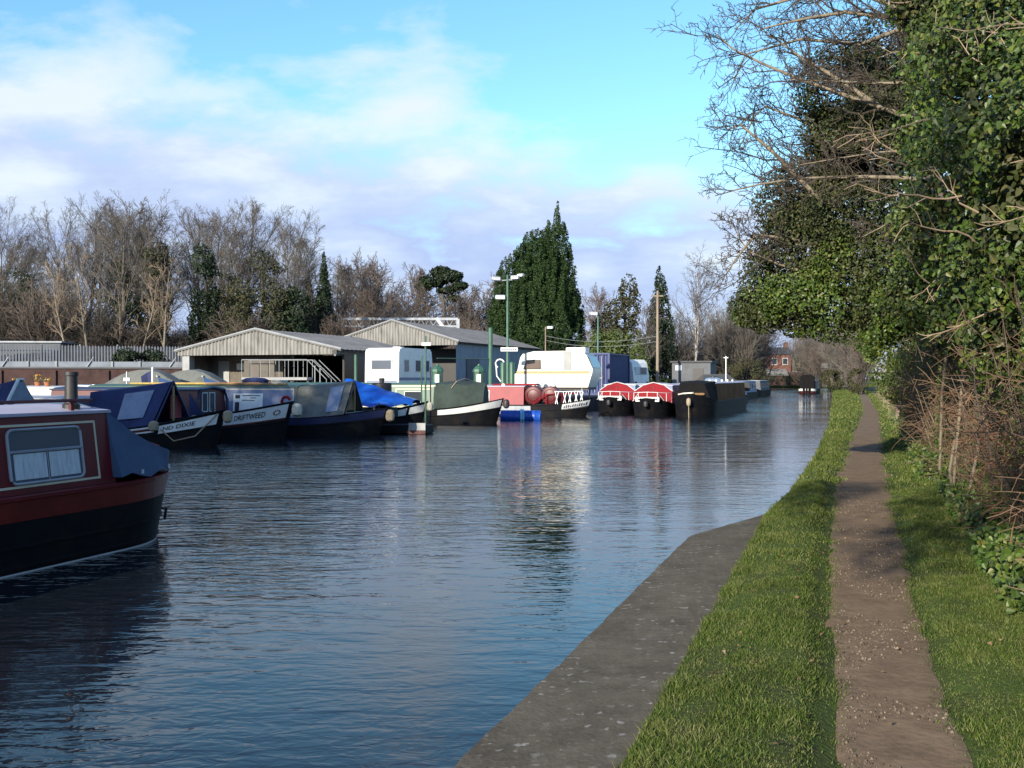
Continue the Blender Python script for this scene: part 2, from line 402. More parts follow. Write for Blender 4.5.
# ------------------------------------------------------------------ ground, water
def interp(tab, s): return np.interp(s, [a for a,b in tab], [b for a,b in tab])
EDGE = [(-40,-0.9),(3.9,-1.0),(12.4,-1.22),(15.3,-1.12),(22,-1.14),(36,-1.4),(78,-2.8),(140,-4.8),(200,-8.0),(215,-9)]
PATHC = [(-40,0.5),(0,0.25),(4.2,0.15),(8,0.0),(14,-0.12),(26,-0.15),(50,-0.05),(78,-0.4),(115,-1.0),(160,-2.6),(215,-5.5)]
PATHW = [(-40,0.33),(4.4,0.275),(8,0.32),(14,0.39),(30,0.42),(80,0.38),(215,0.45)]
def ragged(s, sg):
    q = np.stack([np.ravel(s)*0.9, np.ravel(sg)*7.0, 0*np.ravel(s)], -1); q2 = q*np.array([3.7,1,1])+5
    return (1 + 0.34*n3(q,1.0,2.0) + 0.22*n3(q2,1.0,4.0)).reshape(np.shape(s))
def gh(s, t):
    """height of the towpath verge"""
    tcn, hw = interp(PATHC, s), interp(PATHW, s)
    g = 0.030*np.sin(s*0.9+t*1.3)*np.sin(s*0.37-t) + 0.006*np.sin(s*3.1+2*t)*np.sin(t*4.3-s)
    d = np.abs(t-tcn)/hw
    groove = np.clip((1.6-d)/0.6, 0, 1); groove = groove*groove*(3-2*groove)
    rise = np.clip(t-1.0, 0, 1.0)*0.12
    edge = np.clip((t-interp(EDGE, s))/0.35, 0, 1)
    g = g + np.where(t < tcn, 0.055, 0.0)
    return (g*0.6+0.035)*edge*(1-groove) - 0.02*groove + rise*(1-groove)

m_, N_, L_, B_ = nt('water')
B_.inputs['Base Color'].default_value = (0.008,0.012,0.017,1); B_.inputs['Roughness'].default_value = 0.035; B_.inputs['IOR'].default_value = 1.333
tcw = N_.new('ShaderNodeTexCoord')
def wnoise(rot, scl, det, dist=0.6):
    mpw = N_.new('ShaderNodeMapping'); mpw.inputs['Rotation'].default_value = (0,0,rot); mpw.inputs['Scale'].default_value = scl
    L_.new(tcw.outputs['Object'], mpw.inputs[0])
    n = N_.new('ShaderNodeTexNoise'); n.inputs['Scale'].default_value = 1.0; n.inputs['Detail'].default_value = det; n.inputs['Distortion'].default_value = dist
    n.inputs['Roughness'].default_value = 0.5
    L_.new(mpw.outputs[0], n.inputs['Vector']); return n.outputs['Fac']
def wm(op, a, b):
    n = N_.new('ShaderNodeMath'); n.operation = op
    for i, x in enumerate((a,b)):
        if isinstance(x, (int,float)): n.inputs[i].default_value = x
        else: L_.new(x, n.inputs[i])
    return n.outputs[0]
wa = wnoise(R(14), (2.2, 6.0, 1), 2.5); wb = wnoise(R(-20), (5.5, 9.0, 1), 2.0); wc_ = wnoise(R(25), (0.35, 1.1, 1), 1.0); patch = wnoise(0, (0.07, 0.05, 1), 2.0, 1.5)
pr = N_.new('ShaderNodeMapRange'); L_.new(patch, pr.inputs[0]); pr.inputs[1].default_value = 0.38; pr.inputs[2].default_value = 0.62; pr.inputs[3].default_value = 0.10; pr.inputs[4].default_value = 1.5
sp = N_.new('ShaderNodeSeparateXYZ'); L_.new(tcw.outputs['Object'], sp.inputs[0])
tw = wm('SUBTRACT', wm('MULTIPLY', sp.outputs[0], UY), wm('MULTIPLY', sp.outputs[1], UX))
rr_ = N_.new('ShaderNodeMapRange'); rr_.interpolation_type = 'SMOOTHSTEP'; L_.new(tw, rr_.inputs[0])
for i_, x_ in ((1,-9.0),(2,-2.5),(3,2.5),(4,0.55)): rr_.inputs[i_].default_value = x_
hgt = wm('MULTIPLY', rr_.outputs[0], wm('ADD', wm('ADD', wm('MULTIPLY', wa, 0.62), wm('MULTIPLY', wm('MULTIPLY', wb, 0.55), pr.outputs[0])), wm('MULTIPLY', wc_, 0.9)))
bw = N_.new('ShaderNodeBump'); bw.inputs['Strength'].default_value = 0.30; bw.inputs['Distance'].default_value = 0.05
L_.new(hgt, bw.inputs['Height']); L_.new(bw.outputs[0], B_.inputs['Normal'])
M['water'] = m_
mb = MB(); mb.add([st(-150,-60,WZ), st(-150,3,WZ), st(260,3,WZ), st(260,-60,WZ)], [(0,1,2,3)])
tag(mb.build('canal_water', 'water', fixn=False), kind='structure')
D('soil', (0.06,0.05,0.035), 0.95, 0.4, 0.4)
mb = MB(); Zg = -1.6; mb.add([(-3000,-3000,Zg),(3000,-3000,Zg),(3000,3000,Zg),(-3000,3000,Zg)], [(0,1,2,3)])
tag(mb.build('ground', 'soil', fixn=False), kind='structure')

# grassy verge soil
m, N2, L2, B2 = nt('verge')
t2 = N2.new('ShaderNodeTexCoord'); na = N2.new('ShaderNodeTexNoise'); na.inputs['Scale'].default_value = 1.4; na.inputs['Detail'].default_value = 8; na.inputs['Roughness'].default_value = 0.75
L2.new(t2.outputs['Object'], na.inputs['Vector'])
rr = ramp(N2, [(0.30,(0.050,0.048,0.020)),(0.46,(0.052,0.070,0.016)),(0.60,(0.062,0.096,0.018)),(0.75,(0.095,0.125,0.032))]); L2.new(na.outputs['Fac'], rr.inputs[0]); L2.new(rr.outputs[0], B2.inputs['Base Color'])
nb = N2.new('ShaderNodeTexNoise'); nb.inputs['Scale'].default_value = 28; nb.inputs['Detail'].default_value = 6; L2.new(t2.outputs['Object'], nb.inputs['Vector'])
bb = N2.new('ShaderNodeBump'); bb.inputs['Strength'].default_value = 0.6; bb.inputs['Distance'].default_value = 0.03; L2.new(nb.outputs['Fac'], bb.inputs['Height']); L2.new(bb.outputs[0], B2.inputs['Normal'])
B2.inputs['Roughness'].default_value = 0.9; B2.inputs['Specular IOR Level'].default_value = 0.2
M['verge'] = m
ss = np.concatenate([np.arange(-20,2,1.0), np.arange(2,22,0.22), np.arange(22,60,0.8), np.arange(60,216,4)])
uu = np.concatenate([np.linspace(0,4.4,46), [5,6,8,12,20,40,80]])
S_, U_ = np.meshgrid(ss, uu, indexing='ij'); T_ = interp(EDGE, S_) + U_
Zv = gh(S_, T_)
V = np.stack([UX*S_+UY*T_, UY*S_-UX*T_, Zv], -1).reshape(-1,3)
ni, nj = len(ss), len(uu); idx = np.arange(ni*nj).reshape(ni,nj)
Fq = np.stack([idx[:-1,:-1], idx[:-1,1:], idx[1:,1:], idx[1:,:-1]], -1).reshape(-1,4)
# bank face down into the water
low = V.reshape(ni,nj,3)[:,0].copy(); low[:,2] = -0.8; b0 = len(V); V = np.concatenate([V, low])
i0 = idx[:,0]; i1 = b0+np.arange(ni)
Fq = np.concatenate([Fq, np.stack([i0[:-1], i0[1:], i1[1:], i1[:-1]], -1)])
o = link('grass_verge', mesh_np('grass_verge', V, [Fq]), 'verge', None, True); tag(o, kind='structure')

# dirt towpath
m, N2, L2, B2 = nt('dirt')
t2 = N2.new('ShaderNodeTexCoord')
na = N2.new('ShaderNodeTexNoise'); na.inputs['Scale'].default_value = 3.0; na.inputs['Detail'].default_value = 12; na.inputs['Roughness'].default_value = 0.85; L2.new(t2.outputs['Object'], na.inputs['Vector'])
rr = ramp(N2, [(0.30,(0.085,0.057,0.036)),(0.46,(0.165,0.115,0.071)),(0.60,(0.225,0.160,0.100)),(0.72,(0.32,0.245,0.160))]); L2.new(na.outputs['Fac'], rr.inputs[0])
vo = N2.new('ShaderNodeTexVoronoi'); vo.inputs['Scale'].default_value = 34; L2.new(t2.outputs['Object'], vo.inputs['Vector'])
vr = ramp(N2, [(0.0,(1,1,1)),(0.16,(0,0,0))]); L2.new(vo.outputs['Distance'], vr.inputs[0])
nk = N2.new('ShaderNodeTexNoise'); nk.inputs['Scale'].default_value = 3.0; L2.new(t2.outputs['Object'], nk.inputs['Vector'])
kr = ramp(N2, [(0.5,(0,0,0)),(0.6,(0.6,)*3)]); L2.new(nk.outputs['Fac'], kr.inputs[0])
mm = N2.new('ShaderNodeMath'); mm.operation = 'MULTIPLY'; L2.new(vr.outputs[0], mm.inputs[0]); L2.new(kr.outputs[0], mm.inputs[1])
mi = N2.new('ShaderNodeMix'); mi.data_type = 'RGBA'; L2.new(mm.outputs[0], mi.inputs[0]); L2.new(rr.outputs[0], mi.inputs[6]); mi.inputs[7].default_value = (0.25,0.20,0.145,1)
L2.new(mi.outputs[2], B2.inputs['Base Color']); B2.inputs['Roughness'].default_value = 0.95; B2.inputs['Specular IOR Level'].default_value = 0.2
nb = N2.new('ShaderNodeTexNoise'); nb.inputs['Scale'].default_value = 22; nb.inputs['Detail'].default_value = 8; L2.new(t2.outputs['Object'], nb.inputs['Vector'])
ad = N2.new('ShaderNodeMath'); ad.operation = 'ADD'; L2.new(nb.outputs['Fac'], ad.inputs[0]); L2.new(mm.outputs[0], ad.inputs[1])
bb = N2.new('ShaderNodeBump'); bb.inputs['Strength'].default_value = 0.4; bb.inputs['Distance'].default_value = 0.015; L2.new(ad.outputs[0], bb.inputs['Height']); L2.new(bb.outputs[0], B2.inputs['Normal'])
M['dirt'] = m
uu = np.linspace(-1,1,15)
S_, U_ = np.meshgrid(ss, uu, indexing='ij')
rag = ragged(S_, np.sign(U_))
T_ = interp(PATHC,S_) + U_*interp(PATHW,S_)*rag
V = np.stack([UX*S_+UY*T_, UY*S_-UX*T_, gh(S_,T_)+0.010 - 0.016*(np.abs(U_)>0.99)], -1).reshape(-1,3)
ni, nj = len(ss), len(uu); idx = np.arange(ni*nj).reshape(ni,nj)
Fq = np.stack([idx[:-1,:-1], idx[:-1,1:], idx[1:,1:], idx[1:,:-1]], -1).reshape(-1,4)
tag(link('towpath', mesh_np('towpath', V, [Fq]), 'dirt', None, True), kind='structure')

# concrete quay edge
m, N2, L2, B2 = nt('quay_concrete')
t2 = N2.new('ShaderNodeTexCoord')
na = N2.new('ShaderNodeTexNoise'); na.inputs['Scale'].default_value = 1.9; na.inputs['Detail'].default_value = 13; na.inputs['Roughness'].default_value = 0.88; L2.new(t2.outputs['Object'], na.inputs['Vector'])
rr = ramp(N2, [(0.30,(0.042,0.036,0.024)),(0.46,(0.095,0.082,0.058)),(0.58,(0.140,0.123,0.090)),(0.70,(0.23,0.205,0.155))]); L2.new(na.outputs['Fac'], rr.inputs[0])
vo = N2.new('ShaderNodeTexNoise'); vo.inputs['Scale'].default_value = 15.0; vo.inputs['Detail'].default_value = 4; L2.new(t2.outputs['Object'], vo.inputs['Vector'])
vr = ramp(N2, [(0.60,(0,0,0)),(0.66,(1,1,1))]); L2.new(vo.outputs['Fac'], vr.inputs[0])
nk = N2.new('ShaderNodeTexNoise'); nk.inputs['Scale'].default_value = 2.4; nk.inputs['Detail'].default_value = 6; L2.new(t2.outputs['Object'], nk.inputs['Vector'])
kr = ramp(N2, [(0.42,(0,0,0)),(0.60,(0.8,)*3)]); L2.new(nk.outputs['Fac'], kr.inputs[0])
mm = N2.new('ShaderNodeMath'); mm.operation = 'MULTIPLY'; L2.new(vr.outputs[0], mm.inputs[0]); L2.new(kr.outputs[0], mm.inputs[1])
mi = N2.new('ShaderNodeMix'); mi.data_type = 'RGBA'; L2.new(mm.outputs[0], mi.inputs[0]); L2.new(rr.outputs[0], mi.inputs[6]); mi.inputs[7].default_value = (0.34,0.33,0.29,1)
L2.new(mi.outputs[2], B2.inputs['Base Color']); B2.inputs['Roughness'].default_value = 0.9; B2.inputs['Specular IOR Level'].default_value = 0.25
nb = N2.new('ShaderNodeTexNoise'); nb.inputs['Scale'].default_value = 40; nb.inputs['Detail'].default_value = 8; L2.new(t2.outputs['Object'], nb.inputs['Vector'])
bb = N2.new('ShaderNodeBump'); bb.inputs['Strength'].default_value = 0.5; bb.inputs['Distance'].default_value = 0.008; L2.new(nb.outputs['Fac'], bb.inputs['Height']); L2.new(bb.outputs[0], B2.inputs['Normal'])
M['quay_concrete'] = m
left = [(-20,-1.35),(0,-1.55),(3.94,-1.70),(7.2,-1.755),(10.35,-1.81),(10.55,-1.79),(12.75,-1.14)]
ls, lt = np.array(left).T
sq = np.concatenate([np.arange(-20,3,1.0), np.arange(3,12.76,0.15), [12.74]])
tl = np.interp(sq, ls, lt) + 0.004*np.sin(sq*7)+0.004*np.sin(sq*23.0)+0.003*np.sin(sq*41.0); tr = np.minimum(interp(EDGE, sq)+0.03, 0); tl = np.minimum(tl, tr-0.01)
rows = []
for a, z in ((0.0,-0.9),(0.0,-0.035),(0.03,-0.006),(0.5,0.002),(1.0,0.004),(1.0,-0.3)):
    tt = tl + (tr-tl)*a
    zz = z + 0.003*np.sin(sq*0.7+a*2)
    rows.append(np.stack([UX*sq+UY*tt, UY*sq-UX*tt, np.full_like(sq, 0)+zz], -1))
V = np.stack(rows, 1); ni, nj = V.shape[:2]; idx = np.arange(ni*nj).reshape(ni,nj)
Fq = np.stack([idx[:-1,:-1], idx[:-1,1:], idx[1:,1:], idx[1:,:-1]], -1).reshape(-1,4)
tag(link('quay_kerb', mesh_np('quay', V.reshape(-1,3), [Fq]), 'quay_concrete'), kind='structure')

# far bank: boatyard ground, wood ground, land at the canal's end
def land(name, pts, z, m, zb=-0.9):
    mb = MB(); mb.prism([st(s,t)[:2] for s,t in pts], zb, z, 'xy'); return tag(mb.build(name, m), kind='structure')
YZ = 0.45
land('boatyard_ground', [(53,-17),(74,-15.8),(74,-75),(40,-75),(40,-42),(53,-42)], YZ, 'asphalt')
land('left_bank', [(-150,-60),(14,-60),(16,-40),(40,-42),(40,-75),(40,-200),(-150,-200)], YZ+0.05, 'verge')
land('near_left_bank', [(-150,-18),(13,-18),(15,-40),(14,-60),(-150,-60)], 0.2, 'verge')
land('far_left_bank', [(74,-15.8),(120,-15.5),(170,-18.5),(206,-24),(206,-60),(300,-120),(300,-260),(74,-260)], YZ+0.02, 'verge')
land('wood_ground', [(72,-33),(300,-60),(300,-300),(20,-300),(20,-80),(52,-62)], 1.75, 'soil')
land('canal_end_bank', [(206,-60),(206,60),(900,200),(900,-500),(300,-120)], 0.5, 'verge')
land('right_field', [(-100,3.5),(216,3.0),(216,120),(-100,120)], 0.10, 'verge')

# grass blades on the verge
g = np.random.default_rng(3)
def blades(name, s0, s1, dens, hmin, hmax, wid):
    area = (s1-s0)*4.0; n = int(area*dens)
    s = s0+(s1-s0)*g.random(n); t = interp(EDGE,s) + 0.01 + (4.0)*g.random(n)
    t = np.where(t > 2.2, t-2.0*g.random(n), t)
    rag = ragged(s, np.sign(t-interp(PATHC,s))) + 0.10*g.normal(0,1,n)
    d = np.abs(t-interp(PATHC,s))/(interp(PATHW,s)*rag)
    keep = (d > 1.0) | ((d > 0.62) & (g.random(n) < 0.5*((d-0.6)/0.4)**1.5))
    s, t, d = s[keep], t[keep], d[keep]
    P0 = np.stack([s,t,0*s],-1)
    cl = n3(P0, 2.6, 5.0); cl2 = n3(P0, 0.8, 9.0)
    keep = g.random(len(s)) < np.clip(0.95+0.8*cl+0.4*cl2, 0.62, 1)*np.where(d<1.2,.7,1); s, t, d, cl, cl2, P0 = s[keep], t[keep], d[keep], cl[keep], cl2[keep], P0[keep]
    h = (hmin+(hmax-hmin)*g.random(len(s))**1.5)*np.clip(0.95+1.1*cl+.5*cl2,.62,1.7)*np.where((t<interp(EDGE,s)+.16)|(t>.95),1.5,1.0)*np.clip(0.7+(d-1)*0.6,0.6,1)
    base = np.stack([UX*s+UY*t, UY*s-UX*t, gh(s,t)-0.006+0.014*(d<1.06)], -1)
    an = g.random(len(s))*2*np.pi; side = np.stack([np.cos(an),np.sin(an),0*an],-1)*wid*(0.6+0.8*g.random(len(s)))[:,None]
    ln = g.random(len(s))*2*np.pi; lean = np.stack([np.cos(ln),np.sin(ln),0*ln],-1)*(h*(0.25+0.75*g.random(len(s))))[:,None]
    up = np.stack([0*h,0*h,h],-1)
    V = np.stack([base-side, base+side, base+side*.7+up*.6+lean*.35, base-side*.7+up*.6+lean*.35, base+up*.95+lean], 1).reshape(-1,3)
    i = np.arange(len(s))[:,None]*5
    return V, i+np.array([[0,1,2,3]]), i+np.array([[3,2,4]])
parts = [blades('a',3.2,9,12000,0.012,0.036,0.0021), blades('b',9,16,4600,0.016,0.046,0.0036), blades('c',16,30,900,0.03,0.065,0.008), blades('d',30,70,110,0.05,0.09,0.022), blades('e',70,150,45,0.06,0.10,0.045)]
V = []; Q = []; T3 = []; off = 0
for v, q, t3 in parts: V.append(v); Q.append(q+off); T3.append(t3+off); off += len(v)
tag(link('grass', mesh_np('grass', np.concatenate(V), [np.concatenate(Q), np.concatenate(T3)]), 'grass'), 'short green winter grass growing either side of the dirt towpath', 'grass', kind='stuff')

# pebbles and dead leaves on the path
n = 16000; s = 3.5+12*g.random(n)**1.4; t = interp(PATHC,s)+ (g.random(n)*2-1)*interp(PATHW,s)*0.9
keep = n3(np.stack([s,t,0*s],-1),1.1,2.0) > -0.12; s, t = s[keep], t[keep]
ico = np.array([(0,0,1),(.9,0,.2),(.28,.85,.2),(-.72,.53,.2),(-.72,-.53,.2),(.28,-.85,.2),(0,0,-.5)]); icf = np.array([(0,1,2),(0,2,3),(0,3,4),(0,4,5),(0,5,1),(6,2,1),(6,3,2),(6,4,3),(6,5,4),(6,1,5)])
sz = 0.0022+0.011*g.random(len(s))**6
V = np.stack([UX*s+UY*t, UY*s-UX*t, gh(s,t)+0.010],-1)[:,None]+ico[None]*sz[:,None,None]*(0.7+0.6*g.random((len(s),7,1)))
M['pebble'] = leafmat('pebble', [(0.055,0.042,0.032),(0.10,0.077,0.055),(0.15,0.115,0.083),(0.24,0.195,0.145)], 0.9, 0.2)
tag(link('gravel', mesh_np('gravel', V.reshape(-1,3), [(np.arange(len(s))[:,None,None]*7+icf[None]).reshape(-1,3)]), 'pebble'), 'small brown stones scattered along the worn dirt path', 'gravel', kind='stuff')
n = 380; s = 3.5+26*g.random(n)**1.5; t = interp(EDGE,s)+0.1+3.2*g.random(n)
P = np.stack([UX*s+UY*t, UY*s-UX*t, gh(s,t)+0.03],-1)
v, f = leaves_np(P, np.array([0,0,1.0])+g.normal(0,.45,(n,3)), 0.014+0.022*g.random(n), g, aspect=0.8, fold=0.5)
tag(link('dead_leaves', mesh_np('dead_leaves', v, [f]), 'dead_leaf'), 'dry brown leaves lying in the verge grass', 'dead leaves', kind='stuff')
# ------------------------------------------------------------------ boats
class Hull:
    def __init__(s, L, b=1.04, f=0.5, rise=0.4, bl=3.0, sl=1.3, rake=0.45, pw=2.4, srise=0.12):
        s.L, s.b, s.f, s.rise, s.bl, s.sl, s.rake, s.pw, s.srise = L, b, f, rise, bl, sl, rake, pw, srise
    def ub(s, x): return max(0.0, min(1.0, (x+s.bl)/s.bl))
    def us(s, x): return max(0.0, min(1.0, (-s.L+s.sl-x)/s.sl))
    def half(s, x): return s.b*max(0.0, 1-s.ub(x)**s.pw)**0.8*math.sqrt(max(0.0, 1-s.us(x)**2.4*0.985))
    def sheer(s, x): return s.f + s.rise*s.ub(x)**1.6 + s.srise*s.us(x)
    def pt(s, x, v, side, off=0.0):
        sh = s.sheer(x); z = -0.4 + v*(sh+0.4); u = s.ub(x)
        xr = x - (1-v)*s.rake*u + (1-v)*s.us(x)*0.35
        h = s.half(x)*(0.90+0.10*v)
        # push outwards along the plan normal
        e = 0.02; dy = (s.half(min(0,x+e))-s.half(max(-s.L,x-e)))/(2*e); l = math.hypot(1, dy)
        return (xr - off*dy/l, side*(h + off/l), z)
    def xs(s):
        a = [-s.L + s.sl*(1-math.cos(q*math.pi/2/9)) for q in range(10)]
        a += list(np.linspace(-s.L+s.sl, -s.bl, 12)[1:-1])
        a += [-s.bl + s.bl*math.sin(q*math.pi/2/16) for q in range(17)]
        return a
    def shell(s):
        xs = s.xs(); nv = 7; mb = MB()
        rings = [[s.pt(x, v/(nv-1), 1) for v in range(nv)] + [s.pt(x, v/(nv-1), -1) for v in range(nv-1,-1,-1)] for x in xs]
        mb.loft(rings, False, True); return mb
    def deck(s, drop=0.07):
        xs = s.xs(); mb = MB(); vs = []
        for x in xs:
            h = max(0, s.half(x)-0.03); z = s.sheer(x)-drop; vs += [(x,h,z),(x,-h,z)]
        mb.add(vs, [(2*i,2*i+1,2*i+3,2*i+2) for i in range(len(xs)-1)]); return mb
    def strip(s, x0, x1, v0, v1, side, off=0.008, n=14):
        mb = MB(); rings = []
        for i in range(n+1):
            x = x0+(x1-x0)*i/n
            rings.append([s.pt(x,v0,side,off), s.pt(x,v1,side,off), s.pt(x,v1,side,off-0.02), s.pt(x,v0,side,off-0.02)])
        mb.loft(rings, True, True); return mb
    def strake(s, v, r=0.022, side=1, x0=None, x1=None, n=40):
        x0 = -s.L if x0 is None else x0; x1 = 0 if x1 is None else x1
        return MB().tube([s.pt(x0+(x1-x0)*(0.5-0.5*math.cos(math.pi*i/n)), v, side, 0.0) for i in range(n+1)], r, 5)
    def text(s, string, x0, x1, v0, v1, side, off=0.012):
        V, Fc = text2d(string); mb = MB()
        vs = []
        for a, b in V:
            x = x0+(x1-x0)*(a if side < 0 else 1-a); vs.append(s.pt(x, v0+(v1-v0)*b, side, off))
        mb.add(vs, Fc); return mb

class Cabin:
    def __init__(s, x0, x1, zb, zt, wb=0.92, wt=0.80):      # x0 rear, x1 front
        s.x0, s.x1, s.zb, s.zt, s.wb, s.wt = x0, x1, zb, zt, wb, wt
    def pt(s, x, v, side, off=0.0): return (x, side*(s.wb+(s.wt-s.wb)*v+off), s.zb+(s.zt-s.zb)*v)
    def body(s):
        ring = lambda x: [s.pt(x,0,-1), s.pt(x,1,-1), (x,-s.wt*.5,s.zt+.045), (x,0,s.zt+.06), (x,s.wt*.5,s.zt+.045), s.pt(x,1,1), s.pt(x,0,1)]
        return MB().loft([ring(s.x0), ring(s.x1)], True, True)
    def roof(s, ov=0.03, th=0.035):
        def ring(x):
            w = s.wt+ov; z = s.zt
            return [(x,-w,z),(x,-w,z+th),(x,-w*.5,z+.05+th),(x,0,z+.068+th),(x,w*.5,z+.05+th),(x,w,z+th),(x,w,z),(x,0,z+.062)]
        return MB().loft([ring(s.x0-ov), ring(s.x1+ov)], True, True)
    def slab(s, x0, x1, v0, v1, side, o0=-0.01, o1=0.01):
        P = [s.pt(x0,v0,side,o0), s.pt(x1,v0,side,o0), s.pt(x1,v1,side,o0), s.pt(x0,v1,side,o0),
             s.pt(x0,v0,side,o1), s.pt(x1,v0,side,o1), s.pt(x1,v1,side,o1), s.pt(x0,v1,side,o1)]
        return MB().add(P, [(0,3,2,1),(4,5,6,7),(0,1,5,4),(1,2,6,5),(2,3,7,6),(3,0,4,7)])
    def frame(s, x0, x1, v0, v1, side, wd=0.03, o1=0.012):
        mb = MB(); wv = wd/(s.zt-s.zb)
        for a in ((x0,x1,v0,v0+wv),(x0,x1,v1-wv,v1),(x0,x0+wd,v0+wv,v1-wv),(x1-wd,x1,v0+wv,v1-wv)):
            t = s.slab(*a, side, -0.005, o1); mb.add(t.v, t.f)
        return mb
    def line(s, x0, x1, v0, v1, side, wd=0.022): return s.frame(x0, x1, v0, v1, side, wd, 0.006)
    def window(s, root, x0, x1, v0, v1, side, pane='pane', fm='offwhite', name='window'):
        fr = s.frame(x0,x1,v0,v1,side,0.028,0.016).build(name, fm, root)
        s.slab(x0+.028,x1-.028,v0+.03,v1-.03,side,-0.004,0.006).build('pane', pane, fr)
        return fr

def rope_fender(root, loc, r=0.16, m='rope', l=0.30, name='fender'):
    mb = MB(); mb.lathe([(r*.35,-l/2),(r*.85,-l*.36),(r,-.0),(r*.85,l*.36),(r*.35,l/2)], 12, loc); o = mb.build(name, m, root, True); return o
def tent(root, xa, xb, za_edge, za_ridge, wa, zg, wg, zapex, m, wapex=0.07, name='cratch_cover', sag=0.03):
    rings = []
    for i in range(7):
        k = i/6; x = xa+(xb-xa)*k; e = k**0.8; sg = sag*math.sin(k*math.pi)
        w1 = wa+(wapex-wa)*e; z1 = za_edge+(zapex-0.02-za_edge)*k-sg; zr = za_ridge+(zapex-za_ridge)*k-sg*.5
        rings.append([(x,-wg,zg(x)),(x,-(wg+w1)/2-.01+sg,(zg(x)+z1)/2),(x,-w1,z1),(x,0,zr),(x,w1,z1),(x,(wg+w1)/2+.01-sg,(zg(x)+z1)/2),(x,wg,zg(x))])
    return MB().loft(rings, False, False).build(name, m, root, True)
def tent_panel(root, xa, xb, za_edge, wa, zg, wg, zapex, k0, k1, v0, v1, m, side=-1, wapex=0.07, name='clear_panel'):
    P = []
    for k, v in ((k0,v0),(k1,v0),(k1,v1),(k0,v1)):
        x = xa+(xb-xa)*k; e = k**0.8; w1 = wa+(wapex-wa)*e; z1 = za_edge+(zapex-0.02-za_edge)*k-0.03*math.sin(k*math.pi)
        P.append((x, side*(wg+(w1-wg)*v+0.03), zg(x)+(z1-zg(x))*v+0.01))
    Q = [(p[0], p[1]-side*0.012, p[2]-0.004) for p in P]
    return MB().add(P+Q, [(0,1,2,3),(7,6,5,4),(0,4,5,1),(1,5,6,2),(2,6,7,3),(3,7,4,0)]).build(name, m, root)
def aframe(root, x, wg, z0, zapex, m='navy', board='wood', name='cratch_frame'):
    mb = MB(); r = 0.035
    mb.tube([(x,-wg,z0),(x,0,zapex)], r, 5); mb.tube([(x,wg,z0),(x,0,zapex)], r, 5); mb.tube([(x,-wg,z0+.03),(x,wg,z0+.03)], r, 5)
    o = mb.build(name, m, root)
    MB().box((x,0,(z0+zapex)/2-.05),(0.03,0.09,zapex-z0-.15)).build('centre_post', board, o)
    return o
def strakes(h, root, vs=(1.0,0.72), r=0.022, m='hull_black'):
    mb = MB()
    for v in vs:
        for sd_ in (1,-1): t = h.strake(v, r, sd_); mb.add(t.v, t.f)
    return mb.build('rubbing_strake', m, root)
def hull_parts(h, root, m='hull_black', deckm='iron', vs=(1.0,0.72)):
    o = h.shell().build('hull', m, root, True); h.deck().build('deck', deckm, root); strakes(h, root, vs, m=m); return o
def dolly(root, x, y, z, m='iron'):
    MB().lathe([(.06,z),(.045,z+.03),(.04,z+.14),(.06,z+.16),(.06,z+.19)], 10, (x,y,0)).build('mooring_post', m, root, True)

# ---- maroon boat close by, stern away from us
t = thing('narrowboat', 'nearest boat, maroon narrowboat with a curtained window and blue cover over its stern', 'narrowboat', st(-3.6,-9.15,WZ), A_U+math.pi, 'narrowboats')
h = Hull(14.4, 1.05, 0.78, 0.35, 3.0, 1.35, srise=0.05)
hull_parts(h, t, vs=(0.40,0.58))
h.strip(-14.4,-0.5,0.80,0.985,1,0.006,60).build('hull_band','red_band',t,True); h.strip(-14.4,-0.5,0.80,0.985,-1,0.006,60).build('hull_band','red_band',t,True)
h.strake(1.0,0.03,1,-14.4,-0.05,60).build('gunwale','maroon',t); h.strake(1.0,0.03,-1,-14.4,-0.05,60).build('gunwale','maroon',t)
h.strip(-14.35,-1,0.335,0.352,1,0.006,60).build('waterline_mark','offwhite',t,True)
c = Cabin(-12.9,-3.2,0.80,1.60,0.95,0.84)
c.body().build('cabin','maroon',t); c.roof(0.02,0.03).build('roof','roof_lav',t)
c.line(-12.66,-10.3,0.085,0.90,1,0.024).build('coach_line','line_cream',t)
